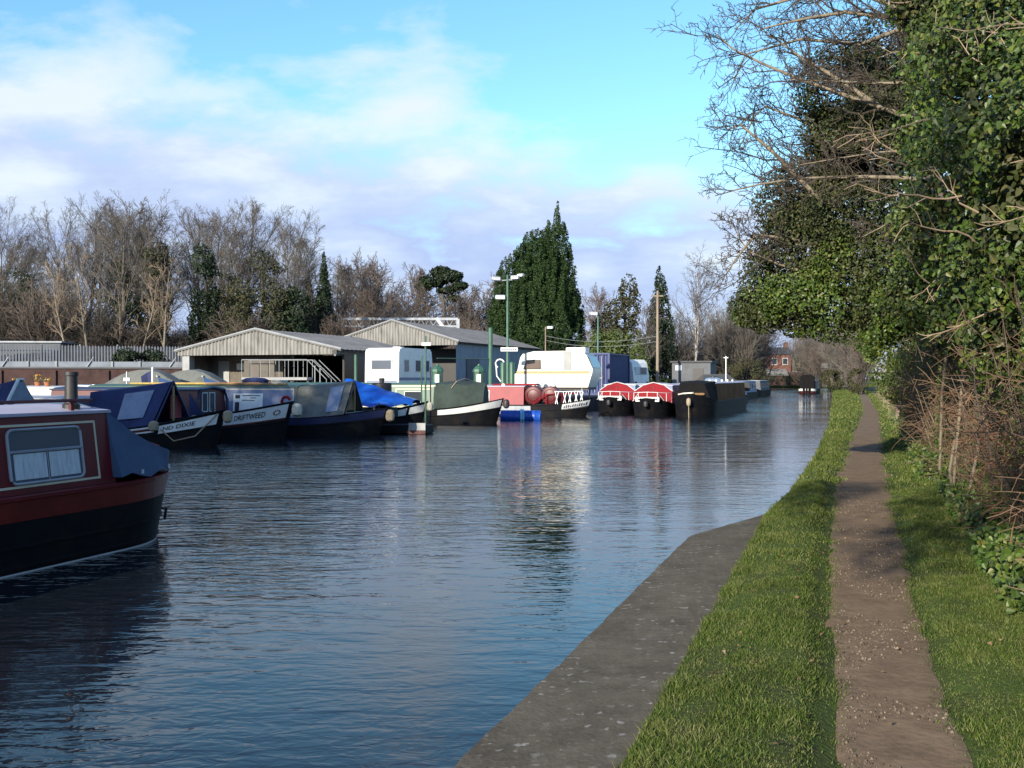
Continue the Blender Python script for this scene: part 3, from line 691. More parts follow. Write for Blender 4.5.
for (a,b) in ((-12.42,-11.42),(-9.9,-8.9),(-7.4,-6.4),(-5.2,-4.2)):
    # rounded window with a sliding top light, curtains inside
    mb = MB(); pts = []
    x0,x1,v0,v1 = a,b,0.14,0.83; rr_ = 0.07; rv = rr_/0.8
    for cx,cv,a0 in ((x1-rr_,v1-rv,0),(x0+rr_,v1-rv,90),(x0+rr_,v0+rv,180),(x1-rr_,v0+rv,270)):
        for q in range(5): an = R(a0+q*22.5); pts.append((cx+rr_*math.cos(an), cv+rv*math.sin(an)))
    mb.tube([c.pt(x,v,1,0.008) for x,v in pts+pts[:1]], 0.016, 6); fr = mb.build('window','galv',t,True)
    mbp = MB(); mbp.add([c.pt(x,v,1,0.004) for x,v in pts], [tuple(range(len(pts)))]); mbp.build('pane','pane_grey',fr)
    mb = MB(); mb.tube([c.pt(x0,v0+.46*(v1-v0)+.09,1,0.012), c.pt(x1,v0+.46*(v1-v0)+.09,1,0.012)], 0.016, 5); mb.tube([c.pt((x0+x1)/2,v0,1,0.012), c.pt((x0+x1)/2,v0+.58*(v1-v0),1,0.012)], 0.006, 5); mb.build('glazing_bar','galv',fr)
    for dx in (0,1):
        mb = MB(); nn = 22; top = []; bot = []
        for i in range(nn+1):
            x = x0+.05+(x1-x0-.1)*(dx*.52+.47*i/nn)+.0; o_ = 0.0085+0.004*math.sin(i*1.9+dx)
            top.append(c.pt(x,v0+.55*(v1-v0),1,o_)); bot.append(c.pt(x,v0+.05,1,o_))
        mb.add(top+bot, [(i,i+1,nn+2+i,nn+1+i) for i in range(nn)]); mb.build('curtain','curtain',fr,True,False)
mb = MB(); mb.tube([(-12.7,0.78,1.75),(-3.4,0.78,1.75)],0.02,6)
for q in range(8): mb.box((-12.4+q*1.25,0.78,1.685),(0.05,0.03,0.12))
mb.build('handrail','dark_red',t)
mb = MB(); mb.tube([(-12.7,-0.78,1.75),(-3.4,-0.78,1.75)],0.02,6)
for q in range(8): mb.box((-12.4+q*1.25,-0.78,1.685),(0.05,0.03,0.12))
mb.build('handrail','dark_red',t)
# stern cover: from the roof edge down over the stern rail
rings = []
for i in range(9):
    k = i/8; x = -12.86-1.36*k; zt = 1.66-0.62*k-0.10*math.sin(k*math.pi); we = h.half(x)+.02; wt_ = min(0.84+0.06*k, we)
    zb_ = 0.86-0.0*k; zz = max(zt-.04*(1-k), zb_+.1)
    rings.append([(x,-we,zb_+.05*math.sin(i*2.1)),(x,-(we+wt_)/2,(zb_+zz)/2),(x,-wt_,zz),(x,-wt_*.5,zt+.05),(x,0,zt+.065),(x,wt_*.5,zt+.05),(x,wt_,zz),(x,(we+wt_)/2-.02,(zb_+zz)/2),(x,we,zb_+.04*math.sin(i*1.7))])
o = MB().loft(rings, False, True).build('stern_cover','blue_cloth',t,True)
for i in (2,6): MB().box((-12.86-1.36*i/8, h.half(-12.86-1.36*i/8)+.028, 0.90),(0.03,0.012,0.05)).build('cover_strap','offwhite',o)
mb = MB(); mb.tube([(-14.25,0.35,0.85),(-14.38,0.35,0.98),(-14.34,0.35,1.10),(-14.15,.35,1.15)],0.032,7); o = mb.build('tiller','red',t,True)
for p in ((-14.33,.35,.93),(-14.37,.35,1.06)): MB().lathe([(.036,-.03),(.036,.03)],8,p).build('tiller_stripe','white',o)
rope_fender(t,(-14.52,0,0.72),0.15,'rubber',0.34,'stern_fender')
MB().tube([h.pt(-14.1,0.62,1,.01),h.pt(-14.1,0.62,1,.06),h.pt(-14.12,0.5,1,.07)],0.02,5).build('mooring_ring','iron',t)
mb = MB(); mb.lathe([(.095,1.64),(.095,1.70),(.072,1.72),(.068,2.02),(.078,2.03),(.078,2.07),(.05,2.07)],14,(-12.55,0.63,0)); o = mb.build('chimney','iron',t,True)
MB().lathe([(.13,1.625),(.13,1.645)],14,(-12.55,0.63,0)).build('chimney_collar','wood',o)
MB().lathe([(.12,1.64),(.15,1.70),(.10,1.73)],12,(-9.5,0,0)).build('roof_vent','offwhite',t,True)

# ---- moored row on the left: bows towards us and to the right
def bow_at(px, Y): return ((px-512)/F*Y, Y, WZ)
def zg_of(h, drop=0.0): return lambda x: h.sheer(x)-drop

# blue boat, NO DIXIE-type bow panel
t = thing('narrowboat', 'dark narrowboat with a navy cratch tent and lettering ND DIXIE on its white bow flash', 'narrowboat', bow_at(226,29), -R(19), 'narrowboats')
h = Hull(11, 1.04, 0.52, 0.56, 3.0); hull_parts(h, t)
h.strip(-7.5,-1.75,0.80,0.965,-1,0.008,20).build('side_stripe','white',t,True); h.strip(-7.5,-1.8,0.845,0.915,-1,0.013,20).build('side_stripe','dark_red',t,True)
o = h.strip(-1.62,-0.12,0.735,0.945,-1,0.010,16).build('name_flash','white',t,True); h.text('ND DIXIE',-1.48,-0.62,0.80,0.895,-1,0.022).build('lettering','ink',o)
c = Cabin(-9.8,-4.1,0.5,1.36); c.body().build('cabin','navy',t); c.roof().build('roof','roof_grey',t)
for a in (-9,-7.6,-6.0): c.window(t,a,a+.8,.35,.85,-1)
zf = zg_of(h,-0.02); wgf = 0.93
tent(t,-4.15,-1.85,1.58,1.66,0.80,zf,wgf,1.90,'navy_cloth'); tent_panel(t,-4.15,-1.85,1.58,0.80,zf,wgf,1.90,0.44,0.82,0.2,0.86,'clear_sheet')
aframe(t,-1.83,0.86,h.sheer(-1.85),1.90,'navy')
MB().box((-1.98,0.30,1.15),(0.04,0.5,0.7)).build('cratch_board','pink_red',t)
rope_fender(t,(-1.75,-0.98,0.62),0.15); rope_fender(t,(0.06,0,0.88),0.15,'rope',0.36)
dolly(t,-0.45,0,h.sheer(-.4)-.05)
MB().tube([h.pt(-.15,.95,-1,.03),h.pt(-.55,.55,-1,.07),h.pt(-1.1,.50,-1,.07),h.pt(-1.55,.85,-1,.03)],0.02,6).build('mooring_rope','rope',t)

# Driftweed: maroon cabin front behind the white bow band
t = thing('narrowboat', 'maroon narrowboat with DRIFTWEED lettered on the white band of its bow', 'narrowboat', bow_at(294,32), -R(14), 'narrowboats')
h = Hull(9.5, 1.04, 0.80, 0.45, 3.0); hull_parts(h, t, vs=(1.0,0.62))
o = h.strip(-2.75,-0.10,0.70,0.965,-1,0.008,24).build('name_band','offwhite',t,True); h.text('DRIFTWEED',-1.58,-0.66,0.775,0.895,-1,0.020).build('lettering','ink',o)
mb = MB()
for q in range(9):
    a = q*40; p = h.pt(-0.36+0.08*math.cos(R(a)),0.83+0.045*math.sin(R(a)),-1,0.012); mb.lathe([(0.028,-.006),(0.028,.006)],7,p,'y')
mb.build('painted_roses','dark_red',o)
h.strip(-2.75,-0.10,0.665,0.70,-1,0.009,24).build('side_stripe','dark_red',t,True)
c = Cabin(-8.4,-2.95,0.78,1.60,0.93,0.80); c.body().build('cabin','dark_red',t); c.roof(0.05).build('roof','navy',t)
mb = MB(); mb.tube([(-2.9,-.93,.8),(-2.9,-.90,1.3),(-2.9,-.70,1.62),(-2.9,0,1.70),(-2.9,.70,1.62),(-2.9,.9,1.3),(-2.9,.93,.8)],0.05,6); mb.build('cabin_rim','navy',t,True)
for y in (-.42,.02):
    mb = MB(); 
    for d_,e in (((0,-.16),(.02,.03,.62)),((0,.16),(.02,.03,.62))): mb.box((-2.93,y+d_[1],1.22),e)
    mb.box((-2.93,y,1.52),(.02,.29,.03)); mb.box((-2.93,y,.92),(.02,.29,.03)); fr = mb.build('window','offwhite',t)
    MB().box((-2.94,y,1.22),(.01,.29,.57)).build('pane','pane',fr)
rings = [[(x,-h.half(x)-.02,z0),(x,-h.half(x)-.02,z1)] for x,z0,z1 in ((-3.1,.55,1.55),(-2.95,.5,1.35),(-2.8,.5,1.1),(-2.6,.5,.92))]
MB().loft(rings,False,False).build('side_cloth','navy_cloth',t,True)
rope_fender(t,(0.10,0,0.98),0.17,'rope_pale',0.42); rope_fender(t,(-2.9,-1.1,0.62),0.15,'rope',0.40)
mb = MB(); mb.torus((-0.22,-.12,h.sheer(-.2)+.05),0.14,0.05,14,6,'y',R(20),R(200)); mb.build('lifebuoy','red',t,True)
dolly(t,-0.55,0.1,h.sheer(-.5)-.05,'offwhite')

# grey tent boat with slate cabin and a white notice
t = thing('narrowboat', 'narrowboat with slate blue cabin side, white notice and grey cratch tent', 'narrowboat', bow_at(388,34.5), -R(12), 'narrowboats')
h = Hull(12, 1.04, 0.62, 0.34, 3.0, pw=2.1); hull_parts(h, t, vs=(1.0,0.74))
h.strip(-6,-0.05,0.78,0.985,-1,0.007,26).build('hull_band','navy',t,True)
c = Cabin(-11,-3.0,0.6,1.68); c.body().build('cabin','slate_blue',t); c.roof().build('roof','green_paint',t)
c.line(-9.5,-3.1,0.12,0.95,-1,0.04).build('coach_line','line_cream',t)
c.slab(-3.10,-3.0,0,1,-1,0,0.02).build('corner_trim','grey_canvas',t)
o = c.slab(-5.35,-4.25,0.10,0.80,-1,0.0,0.012).build('notice','white',t)
mb = MB()
for a in ((-5.28,-5.10,.64,.75),(-5.28,-5.12,.14,.52)): q = c.slab(*a,-1,.012,.016); mb.add(q.v,q.f)
for i,(a0,a1) in enumerate(((-5.03,-4.35),(-4.72,-4.5),(-5.03,-4.55))): q = c.slab(a0,a1,.72-.075*i,.745-.075*i,-1,.012,.016); mb.add(q.v,q.f)
mb.build('notice_print','ink',o)
zf = zg_of(h,-0.01); tent(t,-3.05,-1.25,1.70,1.76,0.82,zf,0.95,1.90,'grey_canvas'); tent_panel(t,-3.05,-1.25,1.70,0.82,zf,0.95,1.90,0.62,0.86,0.12,0.9,'clear_sheet')
aframe(t,-1.22,0.86,h.sheer(-1.2),1.88,'iron'); MB().box((-1.45,0.25,1.15),(0.04,0.7,0.55)).build('cratch_board','wood',t)
rope_fender(t,(0.08,0,0.70),0.16,'rope',0.42)
dolly(t,-0.5,0,h.sheer(-.5)-.05)
DRIFT_ROOF = (t, 1.78)

# things lying along the slate boat's roof
roofT = t
def on_boat(tt, x, y, z):
    a = tt.rotation_euler.z; return (tt.location.x+x*math.cos(a)-y*math.sin(a), tt.location.y+x*math.sin(a)+y*math.cos(a), tt.location.z+z), a
for (x0,x1,y,z,m,lab,nm,cat) in ((-9.6,-6.2,-0.45,1.765,'yellow','yellow boat pole lying along the roof of the slate blue boat','boat_pole','pole'),(-8.9,-4.6,-0.25,1.79,'orange','orange plank lying along the roof of the slate blue boat','gangplank','plank'),(-6.6,-3.5,-0.55,1.755,'wood','brown boat hook lying near the front of the slate blue boat roof','boat_hook','boat hook')):
    loc, a = on_boat(t,(x0+x1)/2,y,z); L_ = x1-x0
    if nm == 'gangplank': o = MB().box((0,0,.03),(L_,.28,.045),0,.01).build(nm,m)
    else: o = MB().tube([(-L_/2,0,.04),(L_/2,0,.04)],.035,7).build(nm,m)
    o.location = loc; o.rotation_euler.z = a; tag(o, lab, cat)
loc, a = on_boat(t,-3.9,-.3,1.77)
mb = MB(); mb.torus((0,0,.05),.26,.045,18,6,'z'); mb.torus((.05,.03,.12),.22,.045,18,6,'z'); o = mb.build('rope_coil','rope_pale'); o.location = loc; tag(o,'pale coiled rope on the roof of the slate blue boat','rope')
loc, a = on_boat(t,-4.9,-.1,1.78)
o = MB().lathe([(.10,0),(.26,.03),(.30,.14),(.20,.22),(.05,.24)],10).build('canvas_bundle','navy_cloth'); o.location = loc; o.scale = (1.8,1,1); o.rotation_euler.z = a; tag(o,'dark folded canvas bundle on the roof of the slate blue boat','bundle')

# blue tarpaulin boat
t = thing('narrowboat', 'low black narrowboat under a bright blue tarpaulin with white bow flash', 'narrowboat', bow_at(428,37.5), -R(13), 'narrowboats')
h = Hull(10, 1.0, 0.60, 0.52, 2.8); hull_parts(h, t)
h.strip(-1.35,-0.06,0.76,0.945,-1,0.010,16).build('bow_flash','offwhite',t,True); h.strip(-0.62,-0.54,0.73,0.97,-1,0.016,3).build('flash_bar','hull_black',t)
rings = []
for i in range(13):
    k = i/12; x = -3.3+2.85*k; zr = 1.98-0.80*k**1.15+.03*math.sin(k*19); w_ = min(0.98, h.half(x)+.05); zb_ = 0.92+0.08*k+.06*math.sin(i*1.9); 
    rings.append([(x,-w_,zb_),(x,-w_*.96,zb_+.12+.03*math.sin(i*2.7)),(x,-w_*.5,(zr+zb_)/2+.10+.03*math.sin(i*1.3)),(x,0,zr),(x,w_*.5,(zr+zb_)/2+.10),(x,w_*.96,zb_+.12),(x,w_,zb_)])
MB().loft(rings,False,False).build('tarpaulin','tarp_blue',t,True)
c = Cabin(-9.2,-4.0,0.6,1.55); c.body().build('cabin','dark_red',t); c.roof().build('roof','red',t)
mb = MB()
for x in (-3.6,-2.6,-1.6): mb.tube([(x,-.93,h.sheer(x)-.05),(x,-.93,1.1)],.02,5); mb.tube([(x,.93,h.sheer(x)-.05),(x,.93,1.1)],.02,5)
mb.build('cover_stanchion','iron',t)
MB().box((-2.4,0,.72),(2.9,1.7,.30)).build('hold','green_canvas',t)
rope_fender(t,(0.07,0,0.92),0.13,'rope_pale',0.34); rope_fender(t,(-2.75,-1.06,0.50),0.16,'rope',0.36); rope_fender(t,(-2.35,-1.04,0.46),0.13,'rope',0.30)
loc, a = on_boat(t,-2.1,.72,.72)
th = thing('stove_drum','black iron stove drum standing behind the blue tarpaulin','stove',loc,a)
MB().lathe([(.36,0),(.38,.04),(.38,1.06),(.34,1.10),(.30,1.10)],16).build('drum','iron',th,True); MB().lathe([(.09,1.08),(.10,1.20),(.13,1.22),(.10,1.28)],10).build('cap','iron',th,True)
# white and red board on the small pontoon beside it
t2_ = thing('mooring_pontoon','low dark mooring pontoon with red and white end board below the blue tarpaulin','pontoon',(at(417,0,36.0)[0],36.0,WZ),-R(12))
MB().box((-.5,0,.17),(2.0,.9,.32),0,.03).build('float','hull_black',t2_); o = MB().box((0.15,-.47,.27),(.62,.03,.26)).build('end_board','grey_panel',t2_)
MB().box((0.15,-.47,.065),(.62,.03,.12)).build('board_base','dark_red',t2_)
def pole(px, Y, ytop, ybase, r, m, name, lab, cat, group=None, z0=None):
    x, y, zt = at(px, ytop, Y); zb = at(px, ybase, Y)[2] if z0 is None else z0
    th = thing(name, lab, cat, (x,y,zb), 0, group); MB().lathe([(r*1.15,0),(r,.2),(r*.92,zt-zb)],8).build('shaft', m, th, True); return th, zt-zb
th, hh = pole(425.5,37.0,336,0,0.035,'post_green','mooring_pole','thin green mooring pole with a small white box near its top','pole','mooring poles by the green boat',-1.2)
MB().box((0.03,-.06,hh-.30),(.34,.05,.12)).build('box','offwhite',th)
th, hh = pole(421.5,38.6,356,0,0.03,'post_green','mooring_pole','shorter thin green mooring pole left of the boxed one','pole','mooring poles by the green boat',-1.2)
th, hh = pole(430.5,38.2,367,0,0.028,'iron','mooring_pole','shortest thin dark mooring pole beside the green boat','pole','mooring poles by the green boat',-1.2)

# green boat
t = thing('narrowboat', 'green narrowboat with dark green tent over its bow and pale bow stripe', 'narrowboat', bow_at(504,44), -R(10), 'narrowboats')
h = Hull(14, 1.04, 0.62, 0.48, 3.0, pw=2.8); hull_parts(h, t)
h.strip(-2.75,-0.06,0.76,0.975,-1,0.010,20).build('bow_stripe','offwhite',t,True)
c = Cabin(-12,-2.9,0.6,1.70); c.body().build('cabin','green_paint',t); c.roof().build('roof','green_paint',t)
for a in ((-7.0,-4.9),(-4.7,-3.1)): c.line(*a,0.1,0.85,-1,0.04).build('coach_line','line_cream',t)
c.slab(-12,-2.9,0.92,0.98,-1,0,.008).build('coach_line','line_cream',t)
for a in (-8.6,-6.4,-4.3): c.window(t,a,a+.8,.3,.75,-1)
zf = zg_of(h,-0.01)
rings = []
for i in range(9):
    k = i/8; x = -2.95+2.15*k; zr = 1.80+.10*math.sin(k*3.0)-.04*k; w1 = .80-.42*k; wg = max(.25,h.half(x)*.96); z1 = zr-.10-.12*k+.03*math.sin(i*2.3)
    rings.append([(x,-wg,zf(x)+.03),(x,-(wg+w1)/2-.05+.02*math.sin(i*1.7),(zf(x)+z1)/2+.05),(x,-w1,z1),(x,0,zr),(x,w1,z1),(x,(wg+w1)/2+.05,(zf(x)+z1)/2),(x,wg,zf(x))])
o = MB().loft(rings,False,True).build('bow_tent','green_canvas',t,True)
MB().tube([(-2.2,-.78,1.55),(-2.0,-.60,1.86),(-1.75,0,1.98),(-1.5,.5,1.85)],0.02,5).build('tent_hoop','rope',o)
rope_fender(t,(0.10,0,0.86),0.15,'iron',0.40)

# blue cratch behind the near roof, only its tent shows
t = thing('narrowboat', 'narrowboat at the far left with white-edged blue cratch tent and grey clear front', 'narrowboat', bow_at(58,27.3), -R(24), 'narrowboats')
h = Hull(10, 1.04, 0.50, 0.40, 3.0); hull_parts(h, t)
c = Cabin(-9,-3.0,0.5,1.62); c.body().build('cabin','navy',t); c.roof().build('roof','roof_grey',t)
zf = zg_of(h,-0.01); tent(t,-3.1,-1.45,1.62,1.70,0.80,zf,0.95,1.98,'navy_cloth')
MB().add([(-1.44,-.86,.6),(-1.44,.86,.6),(-1.44,.10,1.9),(-1.44,-.10,1.9),(-1.41,-.86,.6),(-1.41,.86,.6),(-1.41,.10,1.9),(-1.41,-.10,1.9)],[(0,1,2,3),(7,6,5,4),(0,4,5,1),(1,5,6,2),(2,6,7,3),(3,7,4,0)]).build('front_panel','clear_sheet',t)
mb = MB(); mb.tube([(-1.42,-.86,.6),(-1.42,-.08,1.96),(-1.42,.08,1.96)],0.045,6); mb.build('tent_edge','white',t)

# white cabin boat
t = thing('cabin_boat', 'white sided cabin boat in the sun behind the blue tents, flower pots on its roof', 'boat', (at(126,0,40.5)[0],40.5,WZ), -R(14), 'boats behind the front row')
h = Hull(7.4, 1.05, 0.60, 0.35, 2.2); hull_parts(h, t, 'navy')
c = Cabin(-6.0,-2.6,0.58,1.58,1.0,0.98); c.body().build('cabin','white',t); c.roof(.06).build('roof','offwhite',t)
c2 = Cabin(-2.6,-1.2,0.58,1.50,.95,.85); c2.body().build('fore_cabin','grey_canvas',t); c2.roof(.03).build('roof','offwhite',t)
c2.window(t,-2.2,-1.35,.15,.85,-1,'pane_blue')
for i,(x,y,lab,m) in enumerate(((-4.9,-.4,'orange flower pot on the white boat roof, leftmost of the pots','orange'),(-4.0,-.2,'taller orange flowering plant in a pot on the white boat roof','yellow'),(-3.3,-.5,'round terracotta pot with orange flowers on the white boat roof','orange'))):
    loc, a = on_boat(t,x,y,1.66); th = thing('flower_pot',lab,'plant pot',loc,0,'pots on the white boat roof')
    MB().lathe([(.10,0),(.15,.18),(.16,.18)],10).build('pot','terracotta',th,True)
    P,nr = blob_points(g,[(0,0,.26+.08*(i==1),.2,.16,.12+.1*(i==1))],60,.2); v,f = leaves_np(P,nr,.07+.03*g.random(len(P)),g); link('plant',mesh_np('plant',v,[f]),leafmat('flower%d'%i,[(0.5,0.2,0.03),(0.06,0.09,0.02),(0.6,0.35,0.08)]),th)
# small open cruiser with rails
t = thing('small_cruiser', 'small open cruiser with white rail frame showing above the dark blue tent', 'boat', (at(146,0,38)[0],38,WZ), -R(16), 'boats behind the front row')
h = Hull(4.2, .9, 0.75, 0.35, 1.6); hull_parts(h, t, 'navy')
mb = MB()
for y in (-.7,.7):
    mb.tube([(-3.2,y,.75),(-3.0,y,1.72),(-0.9,y*.8,1.66),(-.7,y*.6,1.0)],.035,6)
    mb.tube([(-3.1,y,1.35),(-.8,y*.8,1.30)],.022,5); mb.tube([(-3.1,y,1.05),(-.8,y*.8,1.02)],.022,5)
    for x in (-2.6,-1.9,-1.3): mb.tube([(x,y,.8),(x,y,1.70)],.022,5)
mb.tube([(-3.0,-.7,1.72),(-3.0,.7,1.72)],.035,6); mb.tube([(-.9,-.56,1.66),(-.9,.56,1.66)],.035,6); mb.build('rail_frame','white_metal',t)
MB().box((-1.7,0,1.0),(1.0,1.1,.5),0,.06).build('console','white',t); MB().box((-3.6,-.2,1.25),(.5,.4,.35),0,.05).build('outboard_motor','offwhite',t)
MB().tube([(-1.0,.2,1.6),(-1.0,.2,2.25)],.03,5).build('mast','offwhite',t); MB().box((-1.0,.2,1.95),(.28,.05,.12)).build('radar','offwhite',t)
t = thing('flag_staff','white flag staff with a furled navy flag behind the dark blue tent','flag',(at(152.5,0,36)[0],36,WZ+.5))
MB().lathe([(.04,-1.2),(.035,1.82),(.05,1.86),(.01,1.9)],8).build('staff','white',t,True)
MB().loft([[(-.05,0,1.75),(-.22,.06,1.70),(-.42,0,1.55)],[(-.05,0,1.3),(-.18,.05,1.2),(-.34,0,1.05)]],False,False).build('flag','navy_cloth',t)

# canopied cruisers further in
for (px,Y,lab,lw) in ((203,43,'grey canvas canopied cruiser with blue windscreen, left of the pair by the barn',3.4),(246,45,'grey canvas canopied cruiser with blue windscreen, right of the pair by the barn',3.2)):
    t = thing('canopied_cruiser',lab,'boat',(at(px,0,Y)[0],Y,WZ),-R(10),'canopied cruisers by the barn')
    h = Hull(5.5,1.1,.95,.25,2.0); hull_parts(h,t,'offwhite')
    rings = []
    for i in range(9):
        k = i/8; x = -4.4+3.4*k; zr = 1.55+.85*math.sin(min(1,k*1.25+.12)*math.pi*.62)-.85*max(0,k-.72)*2.2; w_ = 1.0-.25*k
        rings.append([(x,-w_,.95),(x,-w_*.95,(.95+zr)/2+.05*math.sin(i*2)),(x,-w_*.5,zr-.04),(x,0,zr+.03*math.sin(i*3)),(x,w_*.5,zr-.04),(x,w_*.95,(.95+zr)/2),(x,w_,.95)])
    o = MB().loft(rings,False,True).build('canopy','grey_canvas',t,True)
    MB().add([(-1.5,-.83,1.20),(-.62,-.70,1.10),(-1.0,-.52,1.78),(-1.75,-.60,2.04),(-1.5,-.80,1.20),(-.62,-.67,1.10),(-1.0,-.49,1.78),(-1.75,-.57,2.04)],[(0,1,2,3),(7,6,5,4),(0,4,5,1),(1,5,6,2),(2,6,7,3),(3,7,4,0)]).build('windscreen','pane_blue',t)
    MB().add([(-.60,-.68,1.10),(-.60,.68,1.10),(-.98,.48,1.80),(-.98,-.48,1.80),(-.63,-.68,1.08),(-.63,.68,1.08),(-1.01,.48,1.78),(-1.01,-.48,1.78)],[(0,1,2,3),(7,6,5,4),(0,4,5,1),(1,5,6,2),(2,6,7,3),(3,7,4,0)]).build('windscreen','pane_blue',t)
    MB().tube([(-1.8,-.62,2.08),(-1.8,.62,2.08)],.03,5).build('canopy_hoop','offwhite',t)

# pink-red boat with drums and its deck rails
t = thing('narrowboat', 'pink-red narrowboat with two dark red drums on deck and white rails at its bow', 'narrowboat', bow_at(592,51.5), -R(16), 'narrowboats')
h = Hull(13, 1.06, 0.60, 0.36, 2.6); hull_parts(h, t, 'hull_black')
h.strip(-8,-3.0,0.55,0.96,-1,0.008,10).build('hull_band','galv',t,True)
c = Cabin(-11.5,-3.4,0.62,1.54,.95,.86); c.body().build('cabin','pink_red',t); c.roof(.04).build('roof','roof_lav',t)
c.window(t,-5.75,-5.25,.12,.80,-1,'pane','white'); MB().box((-4.0,-.3,1.66),(2.4,.5,.08),0,.02).build('roof_box','red',t)
mb = MB(); mb.lathe([(.12,1.57),(.12,1.66),(.03,1.72)],8,(-4.6,-.5,0)); mb.lathe([(.12,1.57),(.12,1.66),(.03,1.72)],8,(-6.2,-.5,0)); mb.build('roof_vent','white',t)
mb = MB(); mb.tube([(-2.9,-.95,.65),(-2.2,-.93,1.15),(-.7,-.50,1.22)],.03,5); mb.tube([(-2.2,-.93,1.15),(-2.2,-.93,.6)],.03,5); mb.tube([(-1.4,-.75,1.2),(-1.4,-.75,.7)],.025,5)
mb.tube([(-2.2,.93,1.15),(-.7,.50,1.22)],.03,5); mb.tube([(-.7,-.50,1.22),(-.7,.5,1.22)],.03,5); mb.build('deck_rail','red',t)
mb = MB()
for x in (-1.7,-1.3,-1.05,-.75,-.5):
    mb.tube([(x,-h.half(x),h.sheer(x)),(x+.12,-h.half(x)*.8,1.28)],.028,5); mb.tube([(x+.12,-h.half(x),h.sheer(x)),(x-.05,-h.half(x)*.8,1.28)],.022,5)
mb.tube([(-1.8,-.8,1.30),(-.4,-.35,1.32)],.028,5); mb.build('bow_rail','white_metal',t)
o = h.strip(-1.35,-0.05,0.70,0.95,-1,0.012,14).build('name_board','offwhite',t)
h2_ = h
mb = MB()
for q in range(11): x = -1.25+.105*q; s_ = h.strip(x,x+.06,0.76,0.76+.12*(1 if q%3 else .7),-1,.018,1); mb.add(s_.v,s_.f)
mb.build('lettering','navy',o)
mb = MB(); mb.lathe([(.11,1.0),(.11,1.55),(.14,1.57),(.14,1.62),(.07,1.68),(.06,1.9),(.09,1.93)],12,(-1.95,-.35,0)); o = mb.build('chimney','offwhite',t,True)
for i,(x,lab) in enumerate(((-2.95,'big dark red drum on the deck of the pink-red boat, against its cabin'),(-2.05,'big dark red drum on the deck of the pink-red boat, nearer the bow'))):
    loc, a = on_boat(t,x,-.35,.62); th = thing('drum',lab,'drum',loc,a,'dark red drums on the pink-red boat')
    MB().lathe([(.40,-.42),(.47,-.38),(.47,.0),(.485,.02),(.485,.05),(.47,.07),(.47,.38),(.40,.42)],20,(0,0,.49),'y').build('shell','dark_red',th,True)
    mb = MB(); mb.torus((0,-.43,.49),.30,.025,20,5,'y'); mb.build('rim','maroon',th)
# floating blue barrels lashed together
for i,(px,lab) in enumerate(((511,'blue plastic barrel floating by the green bow, left of the pale rope'),(531,'blue plastic barrel floating by the green bow, right of the pale rope'))):
    th = thing('floating_barrel',lab,'barrel',(at(px,0,47.6)[0],47.6-.05*i,WZ),-R(4),'blue barrels floating by the green bow')
    MB().lathe([(.25,-.50),(.30,-.46),(.30,-.2),(.315,-.18),(.315,-.12),(.30,-.1),(.30,.12),(.315,.14),(.315,.2),(.30,.22),(.30,.44),(.25,.48)],18,(0,0,.16),'x').build('barrel','barrel_blue',th,True)
    MB().lathe([(.05,.46),(.05,.52)],8,(0,.1,.26),'x').build('bung','barrel_blue',th)
mb = MB(); mb.torus((0,0,.16),.335,.055,20,7,'x'); mb.torus((.10,0,.16),.33,.045,20,7,'x'); o = mb.build('lashing_rope','cyan_rope',None,True); o.location = (at(521.3,0,47.55)[0],47.58,WZ); tag(o,'pale blue rope lashed round the floating barrels','rope')

